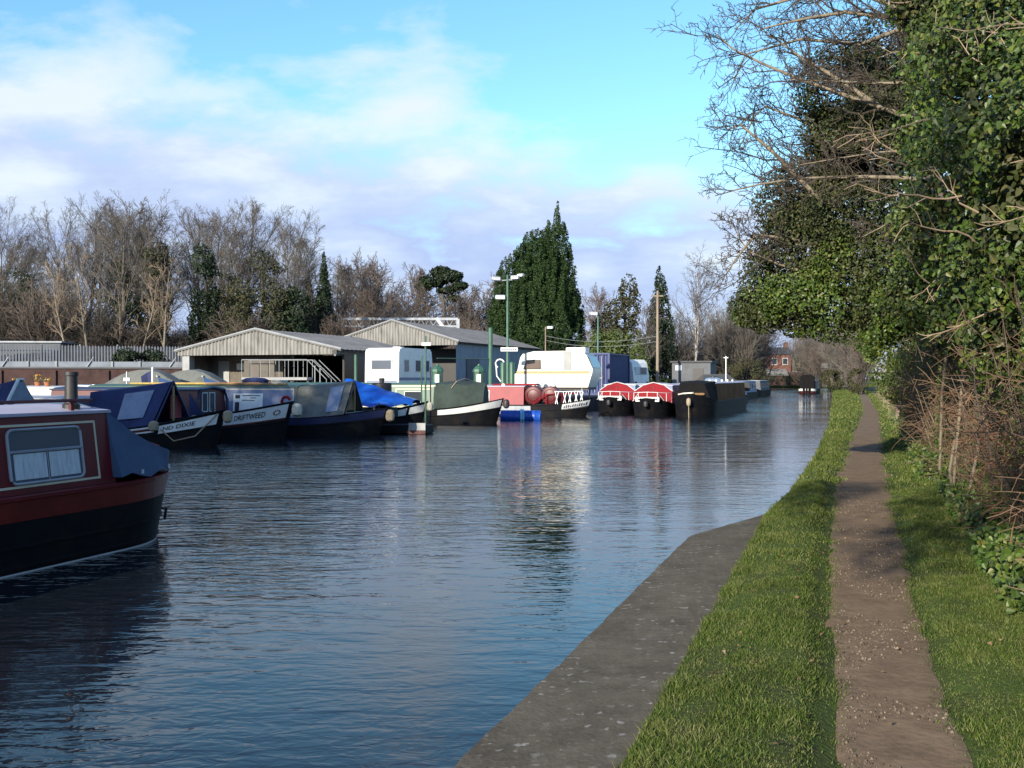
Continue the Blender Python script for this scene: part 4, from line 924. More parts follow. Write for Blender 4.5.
# boats moored along the yard, bows to us
def red_boat(px, Y, lab, roofm):
    x, y, _ = bow_at(px, Y)
    t = thing('narrowboat', lab, 'narrowboat', (x,y,WZ), A_U+math.pi, 'narrowboats')
    h = Hull(15, 1.06, 0.62, 0.34, 2.4, pw=3.0); hull_parts(h, t)
    c = Cabin(-13.5,-2.5,0.60,1.58,.98,.88); c.body().build('cabin','slate_blue',t); c.roof(.05).build('roof',roofm,t)
    for a in (-12,-9.5,-7,-4.5): c.window(t,a,a+.9,.3,.8,1)
    # red cratch board with a pale gable edge
    mb = MB(); mb.prism([(-1.0,.62),(1.0,.62),(1.0,1.28),(.55,1.60),(0,1.74),(-.55,1.60),(-1.0,1.28)], -1.95,-1.88,'yz'); o = mb.build('cratch_board','red',t)
    mb = MB(); mb.tube([(-1.86,-1.02,1.30),(-1.86,-.56,1.63),(-1.86,0,1.77),(-1.86,.56,1.63),(-1.86,1.02,1.30)],.022,5); mb.build('board_edge','offwhite',o)
    MB().box((-1.86,0,1.15),(.03,.02,.9)).build('board_join','dark_red',o)
    MB().loft([[(-2.5,-1.0,1.3),(-2.5,0,1.72),(-2.5,1.0,1.3)],[(-1.92,-1.0,1.3),(-1.92,0,1.74),(-1.92,1.0,1.3)]],False,False).build('cratch_roof','offwhite',t)
    mb = MB(); zr = 1.22
    pts = [(-1.6,-1.0,zr),(-1.0,-.86,zr),(-.45,-.5,zr+.03),(-.28,0,zr+.05),(-.45,.5,zr+.03),(-1.0,.86,zr),(-1.6,1.0,zr)]
    mb.tube(pts,.018,6)
    for p in pts: mb.tube([p,(p[0],p[1],h.sheer(p[0])-.02)],.016,5)
    mb.tube([(-.9,-.9,.8),(-.5,-.5,1.2)],.02,5); mb.tube([(-1.0,.75,.8),(-.6,.5,1.2)],.02,5); mb.build('bow_rail','white_metal',t)
    nb_ = MB().prism([(-.62,.78),(.62,.78),(.62,1.02),(-.62,1.02)],-.34,-.30,'yz').build('name_board','offwhite',t)
    mb = MB()
    for q in range(9): mb.box((-.285,-.48+.12*q,.90),(.01,.05,.10+.03*(q%2)))
    mb.build('lettering','navy',nb_)
    rope_fender(t,(0.07,0,0.66),0.13,'iron',0.34)
    mb = MB(); mb.box((-1.4,.2,.85),(.5,.6,.3),0,.03); mb.build('locker','iron',t)
    return t
red_boat(609,54.5,'narrowboat with a red gabled front board, left of the matching pair','offwhite')
red_boat(646,51.3,'narrowboat with a red gabled front board, right of the matching pair','roof_lav')
x,y,_ = bow_at(689,50.0)
t = thing('narrowboat','long brown cargo boat with a black bow cover and pale roof edge','narrowboat',(x,y,WZ),A_U+math.pi,'narrowboats')
h = Hull(16.5,1.10,0.78,0.42,2.6,pw=2.8); hull_parts(h,t)
c = Cabin(-15.2,-2.6,0.76,1.70,1.0,.92); c.body().build('cabin','brown_paint',t); c.roof(.04).build('roof','roof_lav',t)
c.slab(-15,-2.8,-.04,.03,1,.0,.012).build('coach_line','offwhite',t)
for a in (-14,-11.5,-9,-6.5,-4.4): c.slab(a,a+1.4,.15,.85,1,0,.006).build('side_panel','brown_paint',t)
rings = []
for i in range(6):
    k = i/5; xx = -2.65+1.55*k; w1 = .94-.35*k; wg = h.half(xx)*.97; z1 = 1.82-.10*k
    rings.append([(xx,-wg,h.sheer(xx)),(xx,-w1,z1),(xx,0,z1+.06),(xx,w1,z1),(xx,wg,h.sheer(xx))])
MB().loft(rings,False,True).build('bow_cover','rubber',t)
mb = MB()
for q in range(5): mb.lathe([(.05,1.78),(.09,1.86),(.02,1.93)],8,(-3.5-q*2.3,.5,0))
mb.build('roof_vent','offwhite',t,True)
mb = MB(); mb.tube([(-.95,-.7,1.16),(-.5,-.35,1.22),(-.3,.1,1.24)],.04,6); mb.tube([(-1.1,-.4,1.2),(-.6,.1,1.25)],.04,6); mb.build('bow_plank','cream',t)
MB().box((-1.0,.35,1.18),(.3,.5,.12),.4,.03).build('bow_box','wood',t)
rope_fender(t,(.10,0,.80),.12,'rope',.4); MB().tube([(.10,0,.6),(.02,0,-.3)],.02,5).build('fender_chain','rope',t)
MB().tube([(-14.9,-.2,1.8),(-14.9,-.2,3.4)],.035,6).build('mast','white_metal',t); MB().tube([(-14.9,-.35,3.3),(-14.9,-.05,3.3)],.03,5).build('mast_arm','white_metal',t)
# blue tarpaulin heap on the next boat and the far narrowboats
def far_boat(s, tt, L_, cm, rm, lab, hm='hull_black', extra=None):
    x,y,z = st(s,tt,WZ); t = thing('narrowboat',lab,'narrowboat',(x,y,z),A_U+math.pi,'narrowboats')
    h = Hull(L_,1.04,.62,.35,2.6); hull_parts(h,t,hm); c = Cabin(-L_+1.4,-2.6,.6,1.66); c.body().build('cabin',cm,t); c.roof(.04).build('roof',rm,t)
    k = -L_+2.2
    while k < -3.8: c.window(t,k,k+.9,.3,.8,1,'pane','offwhite'); k += 2.0
    return t,h,c
t,h,c = far_boat(70.5,-10.6,15,'slate_blue','roof_grey','pale blue-grey narrowboat moored behind the brown boat with a blue bow cover')
rings = []
for i in range(6):
    k = i/5; xx = -2.7+2.1*k; w1 = .85-.6*k; wg = max(.2,h.half(xx)); z1 = 1.72-.35*k+.05*math.sin(i*3)
    rings.append([(xx,-wg,.75),(xx,-w1,z1),(xx,0,z1+.06),(xx,w1,z1),(xx,wg,.75)])
MB().loft(rings,False,True).build('bow_cover','tarp_blue',t,True)
far_boat(90,-12.0,16,'slate_blue','roof_grey','distant grey-blue narrowboat moored second beyond the brown boat')
far_boat(109,-12.3,14,'grey_render','roof_grey','distant dull grey narrowboat moored last along the far left bank')
# boat moored by the towpath far ahead, stern to us
x,y,z = st(126,-6.6,WZ)
t = thing('narrowboat','distant narrowboat by the towpath with tall dark stern hood and red and white stern','narrowboat',(x,y,z),A_U,'narrowboats')
t.location = (*st(142,-7.5)[:2],WZ)
h = Hull(15,1.04,.62,.30,2.6); hull_parts(h,t)
c = Cabin(-12.6,-2.6,.6,1.66); c.body().build('cabin','navy',t); c.roof(.04).build('roof','roof_grey',t)
MB().prism([(-.85,.8),(.85,.8),(.80,2.2),(.5,2.42),(-.5,2.42),(-.80,2.2)],-14.3,-12.5,'yz').build('stern_hood','rubber',t)
MB().box((-14.31,0,1.75),(.02,.8,.45)).build('hood_window','rubber',t)
mb = MB()
for sd_ in (1,-1): s_ = h.strip(-15,-13.3,.72,.98,sd_,.01,10); mb.add(s_.v,s_.f)
mb.build('stern_band','white',t)
mb = MB()
for sd_ in (1,-1): s_ = h.strip(-15,-13.3,.45,.71,sd_,.01,10); mb.add(s_.v,s_.f)
mb.build('stern_band','dark_red',t)
# ------------------------------------------------------------------ boatyard buildings. local x = away along the canal (u), local y = to the left (-n)
def ribs(mb, y0, y1, zlo, zhi, x, pitch=0.18, depth=0.05):
    """corrugated upright sheet in the local yz plane; zhi a function of y"""
    n = max(2, int(abs(y1-y0)/pitch*2)); top = []; bot = []
    for i in range(n+1):
        y = y0+(y1-y0)*i/n; dx = depth if i % 2 else 0.0
        for e in ((-.02,dx),(.02,dx)):
            yy = min(max(y+e[0],y0),y1); top.append((x-e[1],yy,zhi(yy))); bot.append((x-e[1],yy,zlo))
    m = len(top); mb.add(top+bot, [(i,i+1,m+i+1,m+i) for i in range(m-1)])
def barn(name, lab, corner, Wd, Ln, eave, apex, zg, walls):
    t = thing(name, lab, 'barn', (corner[0],corner[1],zg), A_U)
    e, a = eave-zg, apex-zg
    zr = lambda y: e+(a-e)*(1-abs(y-Wd/2)/(Wd/2))
    for y0,y1 in ((-.35,Wd/2),(Wd/2,Wd+.35)):
        mb = MB(); n = 40
        # corrugated roof sheets
        rows = []
        for i in range(int(Ln/0.25)+1):
            x = -.3+i*.25; dz = .03*(i%2)
            rows.append([(x,y0,(zr(y0) if 0<=y0<=Wd else e-(a-e)*.35/(Wd/2))+dz+.06),(x,(y0+y1)/2,zr((y0+y1)/2)+dz+.06),(x,y1,(zr(y1) if 0<=y1<=Wd else e-(a-e)*.35/(Wd/2))+dz+.06)])
        low = [[(p[0],p[1],p[2]-.10) for p in r] for r in rows]
        mb.loft(rows,False,False); mb.loft(low,False,False); mb.build('roof','roof_sheet',t)
    mb = MB(); ribs(mb,-.2,Wd+.2,e-.28,lambda y: zr(min(max(y,0),Wd))+.02,-.22,0.24,.07); mb.build('gable_sheet','fascia',t,False,False)
    mb = MB(); mb.tube([(-.30,-.35,e-.10+.10),(-.30,Wd/2,a+.08),(-.30,Wd+.35,e-.10+.10)],.09,4); mb.build('barge_board','grey_panel',t)
    return t, e, a, zr
t,e,a,zr = barn('boat_barn','open-fronted barn with grey ribbed gable and pale left pillar',(-9.9,57.0),10.7,12.5,3.28,4.44,YZ,0)
MB().box((0.1,10.35,e/2-.02),(.5,.5,e-.1)).build('pillar','grey_panel',t)
MB().box((6.2,10.62,e/2-.02),(11.5,.15,e-.1)).build('side_wall','block',t)
MB().box((12.2,5.2,e/2),(.2,10.6,e-.1)).build('back_wall','black_paint',t)  # black wall carries the shade of the open barn
MB().box((2.6,7.9,e/2-.15),(.2,5.3,e-.3)).build('block_wall','block',t)
MB().box((2.46,6.55,1.2),(.08,.8,2.4)).build('red_door','dark_red',t); MB().box((2.46,8.0,1.9),(.06,1.1,.4)).build('window','offwhite',t)
MB().box((2.46,9.5,1.2),(.06,.8,2.1)).build('pale_door','grey_panel',t)
MB().box((6.3,-.02,e/2-.1),(11.5,.12,e-.2)).build('side_wall','black_paint',t)  # black sheet stands in for the shaded open side
MB().box((5.9,.0,e-.16),(12.7,.30,.26)).build('eave_beam','iron',t)
MB().lathe([(.12,0),(.10,.3),(.09,e-.3)],10,(.4,-.9,0)).build('drain_pipe','post_green',t,True)
t,e,a,zr = barn('grey_shed','larger shed with slatted pale gable and long blue-grey side wall',(-4.2,75.0),10.4,20,4.40,6.0,YZ,0)
mb = MB(); n = 100
pts = [(i*.2, -(0.04 if i%2 else 0)) for i in range(n+1)]
mb.loft([[(x,y,0) for x,y in pts],[(x,y,e-.12) for x,y in pts]],False,False); o = mb.build('side_wall','blue_sheet',t,False,False)
MB().box((3.2,-.07,1.35),(2.6,.06,2.7)).build('shed_door','grey_render',t)
MB().box((10.0,-.10,e-.08),(20.4,.12,.16)).build('gutter','iron',t)
MB().box((10,10.3,e/2),(20,.15,e-.1)).build('side_wall','blue_sheet',t); MB().box((19.8,5.2,e/2),(.15,10,e-.1)).build('end_wall','blue_sheet',t)
MB().box((3.5,5.2,e/2-.2),(.15,10.2,e-.5)).build('end_wall','black_paint',t)  # inner wall coloured black as shade behind the open front

# steel gantry behind
x0,yy,z0 = at(343,319,102); x1 = at(458,0,102)[0]
t = thing('steel_gantry','pale steel gantry frame standing up behind the shed roof','gantry',(x0,yy,YZ),0)
Lg, hz = x1-x0, z0-YZ
mb = MB(); mb.box((Lg/2,0,hz),(Lg,.25,.25)); mb.box((Lg/2,0,hz-.75),(Lg,.2,.2))
mb.build('beam','galv',t)
for x in (0,Lg): MB().box((x,0,hz/2),(.32,.3,hz)).build('leg','galv',t)
mb = MB()
for i in range(14): x = Lg*i/14; mb.tube([(x,0,hz-.7),(x+Lg/28,0,hz),(x+Lg/14,0,hz-.7)],.05,4)
mb.build('lattice','galv',t)
mb = MB(); mb.tube([(Lg-2.2,0,hz+.1),(Lg-.9,-.2,hz-1.6)],.18,5); mb.build('jib','offwhite',t)

# raised walkway with rails
Y_ = 52.0
x0 = at(245,0,Y_)[0]; x1 = at(311,0,Y_)[0]; zt = at(0,360,Y_)[2]; zb = at(0,377.5,Y_)[2]
t = thing('railed_walkway','raised walkway with thin white railings and steps in front of the barn','walkway',(x0,Y_,YZ),R(-4))
Lw = x1-x0; zb -= YZ; zt -= YZ
MB().box((Lw/2,0,zb-.06),(Lw,1.1,.14)).build('deck','grey_panel',t)
MB().box((.75,.02,zb+.45),(1.6,.04,.85)).build('infill_panel','block',t)
mb = MB()
for i in range(5): x = Lw*i/4; mb.box((x,.4,(zb-.1)/2),(.1,.1,zb-.1)); mb.box((x,-.4,(zb-.1)/2),(.1,.1,zb-.1))
mb.build('support','iron',t)
mb = MB(); mb.tube([(0,-.5,zt),(Lw,-.5,zt)],.026,5); mb.tube([(0,.5,zt),(Lw,.5,zt)],.026,5)
for i in range(8): x = Lw*i/7; mb.tube([(x,-.5,zb),(x,-.5,zt)],.015,5); mb.tube([(x,.5,zb),(x,.5,zt)],.015,5)
mb.build('railing','steel',t)
mb = MB()
for y in (-.5,.5): mb.tube([(Lw,y,zt),(Lw+1.0,y,zb-.1),(Lw+1.0,y,0)],.022,5); mb.tube([(Lw+.35,y,zt+.0),(Lw+1.5,y,zb-.2)],.02,5); mb.tube([(Lw+.4,y,zb-.4),(Lw+.4,y,zt-.3)],.03,5)
mb.build('stair_rail','steel',t)
mb = MB()
for i in range(4): mb.box((Lw+.15+.28*i,0,zb-.3-.3*i),(.28,1.0,.05))
mb.build('step','steel',t)

# ---- caravans, container, sheds
def wheel(root, x, y, r=.32, w=.18, parent=None):
    o = MB().lathe([(r*.6,-w/2),(r*.92,-w/2),(r,-w*.3),(r,w*.3),(r*.92,w/2),(r*.6,w/2)],18,(x,y,r),'y').build('wheel','rubber',root,True)
    MB().lathe([(r*.58,-w*.42),(r*.3,-w*.5),(r*.3,w*.5),(r*.58,w*.42)],14,(x,y,r),'y').build('hub','steel',o,True); return o
def panel(root, name, m, c, d, rz=0, bev=0.0): return MB().box(c, d, rz, bev).build(name, m, root)
# white caravan, end towards us, along u.  local x along u from the end, local y to the left
t = thing('caravan','white caravan with grey-windowed end and long side, beside the barn','caravan',(-6.35,56,YZ),A_U)
prof = [(0.02,.50),(0,.75),(.02,1.5),(.06,2.65),(.16,2.82),(.5,2.92),(4.2,2.92),(4.45,2.75),(4.55,2.2),(4.58,1.2),(4.5,.5)]
MB().prism(prof,0,2.12,'xz').build('body','white',t)
for c_,d_ in (((-.0,1.06,1.95),(.06,1.35,.62)),): 
    fr = panel(t,'end_window','offwhite',c_,d_,0,.02); panel(fr,'pane','pane_grey',(c_[0]-.035,c_[1],c_[2]),(.02,1.2,.50))
for x,w_ in ((1.0,.62),(2.55,.75),(3.8,.6)):
    fr = panel(t,'side_window','offwhite',(x,-.0,1.9),(w_,.05,.72),0,.015); panel(fr,'pane','pane',(x,-.03,1.9),(w_-.1,.02,.62))
panel(t,'side_stripe','slate_blue',(2.28,-.004,1.15),(4.3,.02,.16)); panel(t,'end_stripe','slate_blue',(.0,1.06,1.02),(.02,1.9,.10))
for y in (.30,1.82): panel(t,'tail_light','red',(-.0,y,.72),(.05,.42,.16),0,.01)
wheel(t,2.2,.12); wheel(t,2.2,2.0)
panel(t,'chassis','iron',(2.3,1.06,.42),(4.2,1.5,.14)); panel(t,'roof_vent','offwhite',(2.0,1.0,2.97),(.5,.5,.1),0,.02)
# cream caravan side-on, local x = along n to the right
t = thing('caravan','large cream caravan with a tan waist stripe, parked side-on','caravan',(*at(511,0,60)[:2],YZ),A_N)
bz = .55
t.scale = (.95,.95,.97)
prof = [(.30,bz+.12),(.12,bz+.25),(.02,bz+.52),(.08,bz+.78),(.22,bz+.92),(.40,bz+1.0),(.62,bz+1.95),(.78,bz+2.16),(1.5,bz+2.32),(3.9,bz+2.34),(4.75,bz+2.22),(4.95,bz+2.02),(5.32,bz+1.25),(5.30,bz+1.0),(5.02,bz+.12)]
MB().prism(prof,0,2.15,'xz').build('body','cream',t)
panel(t,'waist_stripe','tan',(2.75,-.004,bz+1.03),(4.75,.03,.16)); panel(t,'waist_stripe','tan',(2.75,2.154,bz+1.03),(4.75,.03,.16))
mb = MB(); P = [(.80,bz+1.22),(2.0,bz+1.22),(1.98,bz+1.80),(1.05,bz+1.80)]
mb.prism(P,-.03,.02,'xz'); fr = mb.build('side_window','iron',t); mb = MB(); mb.prism([(.90,bz+1.28),(1.93,bz+1.28),(1.91,bz+1.74),(1.10,bz+1.74)],-.04,-.02,'xz'); mb.build('pane','pane_brown',fr)
mb = MB(); mb.add([(5.03,.15,bz+2.0),(5.03,2.0,bz+2.0),(5.34,2.0,bz+1.32),(5.34,.15,bz+1.32),(4.99,.15,bz+2.0),(4.99,2.0,bz+2.0),(5.30,2.0,bz+1.32),(5.30,.15,bz+1.32)],[(0,1,2,3),(7,6,5,4),(0,4,5,1),(1,5,6,2),(2,6,7,3),(3,7,4,0)]); mb.build('end_window','pane_grey',t)
panel(t,'side_door','grey_panel',(3.72,-.01,bz+1.75),(.48,.05,1.15)); panel(t,'roof_box','white',(4.2,.6,bz+2.36),(1.25,1.0,.36),0,.03)
wheel(t,2.8,.15,.33); wheel(t,2.8,2.0,.33)
panel(t,'chassis','iron',(2.7,1.07,bz+.05),(4.6,1.7,.16)); mb = MB()
for x in (.8,4.6):
    for y in (.2,1.9): mb.tube([(x,y,0),(x,y,bz+.1)],.05,6)
mb.build('jack','steel',t)
# blue container
t = thing('shipping_container','dark blue ribbed shipping container behind the cream caravan','container',(*at(609,0,70)[:2],YZ),A_U)
mb = MB(); hC = 2.95
def corr(p0,p1,out,n):
    top=[];bot=[]
    for i in range(n*4+1):
        k=i/(n*4); d=(0,1,1,0)[i%4]*.05; x=p0[0]+(p1[0]-p0[0])*k+out[0]*d; y=p0[1]+(p1[1]-p0[1])*k+out[1]*d; top.append((x,y,hC-.1)); bot.append((x,y,.12))
    m=len(top); mb.add(top+bot,[(i,i+1,m+i+1,m+i) for i in range(m-1)])
corr((.05,.02),(6.0,.02),(0,1),20); corr((.05,2.42),(6.0,2.42),(0,-1),20); corr((6.0,.02),(6.0,2.42),(-1,0),8); corr((.05,2.42),(.05,.02),(1,0),6)
mb.build('corrugated_side','container_blue',t,False,False)
mb = MB()
for y in (0,2.44):
    mb.box((3.03,y,hC-.05),(6.06,.10,.12)); mb.box((3.03,y,.08),(6.06,.10,.16))
    for x in (0,6.06): mb.box((x,y,hC/2),(.12,.12,hC-.02))
for x in (0,6.06): mb.box((x,1.22,hC-.05),(.10,2.3,.12)); mb.box((x,1.22,.08),(.10,2.3,.16))
mb.build('corner_frame','container_blue',t); panel(t,'roof','container_blue',(3.03,1.22,hC-.03),(5.9,2.3,.03))
mb = MB()
for y in (.5,1.0,1.45,1.95): mb.tube([(-.06,y,.2),(-.06,y,hC-.2)],.03,6); mb.box((-.09,y+.06,1.2),(.05,.22,.05))
mb.build('locking_bar','galv',t)
# small white caravan
t = thing('caravan','small white caravan with a dark rear window, right of the blue container','caravan',(at(633.5,0,76)[0]+1.39,77.57,YZ),R(138.6))
prof = [(0.0,.50),(-.03,.9),(.03,1.5),(.18,2.35),(.45,2.62),(3.8,2.62),(4.1,2.2),(4.2,1.2),(4.1,.5)]
MB().prism(prof,0,2.1,'xz').build('body','white',t)
fr = panel(t,'end_window','offwhite',(.05,1.05,1.75),(.1,1.5,.62),R(0),.02); panel(fr,'pane','pane',(-.01,.75,1.75),(.02,.8,.5))
for y in (.25,1.85): panel(t,'tail_light','red',(-.03,y,.85),(.06,.3,.14))
panel(t,'end_stripe','slate_blue',(-.035,1.05,.68),(.02,1.1,.14)); wheel(t,2.2,.12); wheel(t,2.2,1.95); panel(t,'chassis','iron',(2.1,1.05,.42),(3.8,1.4,.12))
for x in (1.2,3.0):
    fr = panel(t,'side_window','offwhite',(x,2.1,1.8),(.9,.05,.6)); panel(fr,'pane','pane',(x,2.13,1.8),(.8,.02,.5))
    fr = panel(t,'side_window','offwhite',(x,0,1.8),(.9,.05,.6)); panel(fr,'pane','pane',(x,-.03,1.8),(.8,.02,.5))
# make the windowed end face us: its end wall points right of the camera
# flat grey hut
t = thing('flat_roof_hut','flat-roofed grey hut with a small white notice, by the wooden pole','hut',(*at(672,0,84)[:2],YZ),A_N)
MB().box((1.6,1.6,1.25),(3.2,3.2,2.5)).build('wall','grey_render',t); MB().box((1.6,1.6,2.56),(3.5,3.5,.14)).build('roof','slate',t)
panel(t,'notice','offwhite',(.55,-.02,2.05),(.5,.04,.42)); panel(t,'door','iron',(2.2,-.02,1.0),(.9,.05,2.0))
# dark parked car on the quay
t = thing('parked_car','dark parked car with a red tail light behind the brown boat','car',(*at(688,0,66)[:2],YZ),R(-14))
body = [(-.1,.35),(-.1,.75),(.15,.95),(.5,1.02),(.95,1.45),(2.5,1.45),(3.1,1.0),(3.9,.9),(4.0,.6),(3.95,.35)]
MB().prism(body,0,1.65,'xz').build('body','black_paint',t)
for y in (-.014,1.664): panel(t,'side_window','pane',(1.8,y,1.2),(1.6,.03,.36))
panel(t,'tail_light','red',(.9,-.02,.85),(.5,.04,.22)); 
for x in (.7,3.1):
    for y in (.05,1.6): wheel(t,x,y,.32)
t = thing('water_tank','pale blue-grey water tank beside the dark car','tank',(*at(713,0,64)[:2],YZ),0)
MB().lathe([(.55,0),(.6,.1),(.6,.9),(.5,1.15),(.15,1.25)],16).build('tank','clear_sheet',t,True); MB().lathe([(.16,1.24),(.16,1.32)],10).build('lid','iron',t,True)

# ---- lamp posts, posts, pumps
def flood(root, loc, rz, sz=.5):
    a = MB().box(loc,(sz,sz*.55,sz*.42),rz,.04).build('floodlight','galv',root)
    ca,sa = math.cos(rz),math.sin(rz); MB().box((loc[0]+sa*sz*.29,loc[1]-ca*sz*.29,loc[2]-.02),(sz*.85,.03,sz*.34),rz).build('lens','lamp_glass',a); return a
def lamp(px, Y, ytop, lab, m='post_green', r=.085, grp='lamp posts in the boatyard'):
    x,y,zt = at(px,ytop,Y); t = thing('lamp_post',lab,'lamp post',(x,y,YZ),0,grp); H = zt-YZ
    MB().lathe([(r*1.6,0),(r*1.6,.5),(r,.6),(r*.75,H)],12).build('post',m,t,True); return t,H
t,H = lamp(507.5,58,275,'tallest green lamp post, with three floodlights and a white sign below')
MB().tube([(-.7,0,H-.35),(.7,0,H-.25)],.035,6).build('arm','galv',t); flood(t,(-.68,-.1,H-.22),R(20),.52); flood(t,(.45,-.1,H-.15),R(-20),.5); flood(t,(.78,-.05,H-.02),R(-40),.42)
MB().tube([(0,0,H-1.3),(-.5,0,H-1.3)],.03,6).build('arm','galv',t); flood(t,(-.42,-.08,H-1.3),R(5),.6)
zs = at(0,349.5,58)[2]-YZ
o = MB().box((.10,-.14,zs),(1.0,.05,.24),0,.01).build('sign','offwhite',t)
mb = MB()
for i in range(7): mb.box((-.27+.12*i,-.17,zs),(.07,.012,.10))
mb.build('lettering','slate_blue',o)
t,H = lamp(598,72,313,'green lamp post with one floodlight, behind the cream caravan'); flood(t,(-.35,-.1,H-.05),R(15),.6); MB().tube([(0,0,H-.1),(-.4,-.05,H-.1)],.03,5).build('arm','galv',t)
t,H = lamp(545.5,96,327,'small dark lamp post at the end of the grey shed','pole_wood',.07); flood(t,(.45,-.1,H-.05),R(-15),.6); MB().tube([(0,0,H-.1),(.5,-.05,H-.08)],.03,5).build('arm','galv',t)
x,y,zt = at(490.5,328,60); t = thing('gate_post','plain thick green post without a lamp, left of the tallest lamp post','post',(x,y,YZ)); MB().lathe([(.14,0),(.13,zt-YZ),(.05,zt-YZ+.04)],10).build('post','post_green',t,True)
mb = MB(); mb.tube([(0,0,at(0,359,60)[2]-YZ),(at(437,0,56)[0]-x,-4,at(0,359,58)[2]-YZ)],.03,5); mb.build('barrier_bar','post_green',t)
x,y,zt = at(657.5,291,80); t = thing('utility_pole','tall bare wooden utility pole beside the grey hut','pole',(x,y,YZ)); MB().lathe([(.13,0),(.09,zt-YZ)],10).build('pole','pole_wood',t,True); MB().box((0,0,zt-YZ-.4),(.9,.08,.1)).build('crossbar','pole_wood',t)
PX,PY,PZ = x,y,at(0,336,80)[2]
lx,ly,lz = at(546,336,96)
for i,dz in enumerate((0,.42)):
    pts = [(lx+(PX-lx)*k,ly+(PY-ly)*k,lz+(PZ-lz)*k-1.0*4*k*(1-k)*.5-dz*(1 if k>0 else 1)) for k in np.linspace(0,1,12)]
    o = MB().tube(pts,.017,4).build('overhead_cable','steel'); tag(o,('upper' if i==0 else 'lower')+' sagging cable from the small dark lamp post to the wooden pole','cable',group='overhead cables')
for px,lab in ((437.5,'green domed service post left of the shed wall'),(479,'green domed service post against the shed wall')):
    x,y,zt = at(px,364,55); t = thing('service_post',lab,'service post',(x,y,YZ),0,'green domed service posts'); H = zt-YZ
    MB().lathe([(.30,0),(.30,H-.45),(.36,H-.43),(.33,H-.3),(.2,H-.15),(.08,H-.08),(.07,H)],8).build('body','green_paint',t)
    panel(t,'panel','white',(0,-.31,H-.85),(.24,.04,.55),0,.01)
x,y,zt = at(508,362,56.5); t = thing('diesel_pump','green diesel pump with a looped pale hose by the tall lamp post','pump',(x,y-.4,YZ)); H=zt-YZ
for dx in (-.28,.22): MB().lathe([(.16,0),(.16,H-.1),(.10,H)],10,(dx,0,0)).build('cylinder','green_paint',t,True)
mb = MB(); mb.torus((-.45,-.1,H-.1),.24,.045,12,6,'y',R(20),R(240)); mb.tube([(-.66,-.1,H-.25),(-.62,-.1,H-.8),(-.4,-.1,H-1.1)],.04,6); mb.build('hose','white',t)

# ---- wall, railings and palisade fence on the left
def line_thing(name, lab, cat, p0, p1, z): 
    d = math.hypot(p1[0]-p0[0],p1[1]-p0[1]); return thing(name,lab,cat,(p0[0],p0[1],z),math.atan2(p1[1]-p0[1],p1[0]-p0[0])), d
D('brick_dark',(0.060,0.030,0.027),0.9,0.4,2.5,0.5,30)
p0 = (at(-140,0,58)[0],58.0); p1 = (at(184,0,61.5)[0],61.5)
t,d = line_thing('brick_wall','long dark brown brick wall behind the moored boats at left','wall',p0,p1,YZ)
zt = at(0,368.5,60)[2]-YZ; MB().box((d/2,0,zt/2),(d,.3,zt)).build('brickwork','brick_dark',t); MB().box((d/2,-.02,zt+.05),(d,.42,.10)).build('coping','grey_render',t)
mb = MB()
for i in range(int(d/3)): mb.box((1.5+i*3,-.2,zt/2-.05),(.35,.12,zt-.1))
mb.build('buttress','brick_dark',t)
p0b,p1b = (p0[0],p0[1]+.6),(p1[0],p1[1]+.6); t,d = line_thing('steel_barrier','pale steel barrier with slanting posts along the top of the brick wall','barrier',p0b,p1b,YZ)
z0,z1 = at(0,367.5,60)[2]-YZ, at(0,361,60)[2]-YZ
MB().box((d/2,0,(z0+z1)/2),(d,.10,(z1-z0)*.9)).build('rail','barrier_grey',t)
mb = MB(); n_ = int(d/1.6)
for i in range(n_):
    x = .8+i*1.6
    if i%3==1: mb.tube([(x,-.1,z0-.2),(x+.55,-.1,z1+.25)],.035,5)
    else: mb.box((x,-.08,(z0+z1)/2-.6),(.12,.08,z1-z0+1.2))
mb.build('barrier_post','steel',t)
p0 = (at(-160,0,74)[0],74.0); p1 = (at(190,0,80)[0],80.0); t,d = line_thing('palisade_fence','long pale steel palisade fence in front of the wood','fence',p0,p1,1.7)
zt = at(0,344,77)[2]-1.7
mb = MB(); n_ = int(d/.22)
for i in range(n_): x = i*.22; zz = zt+.06*math.sin(i*.05)+random.uniform(-.03,.03); mb.add([(x,0,0),(x+.13,0,0),(x+.13,0,zz-.12),(x+.065,0,zz),(x,0,zz-.12),(x,.05,0),(x+.13,.05,0),(x+.13,.05,zz-.12),(x+.065,.05,zz),(x,.05,zz-.12)],[(4,3,2,1,0),(5,6,7,8,9),(0,1,6,5),(1,2,7,6),(2,3,8,7),(3,4,9,8),(4,0,5,9)])
mb.build('pale','fence_grey',t)
mb = MB(); mb.box((d/2,.10,.5),(d,.06,.08)); mb.box((d/2,.10,zt-.5),(d,.06,.08)); mb.build('rail','fence_grey',t)
mb = MB()
for i in range(int(d/2.75)): mb.box((i*2.75,.16,zt/2),(.1,.12,zt))
mb.build('fence_post','steel',t)
x,y,_ = at(35,0,76); t = thing('grey_cabin','low grey cabin roofline beside the palisade fence at far left','cabin',(x-6,y+2,1.7),R(5)); H=at(0,342.5,78)[2]-1.7
MB().box((3.4,1.5,H/2),(6.8,3,H)).build('wall','grey_render',t); MB().box((3.4,1.5,H+.06),(7.1,3.3,.12)).build('roof','galv',t); panel(t,'pane','pane_grey',(6.0,-.02,H-.9),(.9,.05,.9))

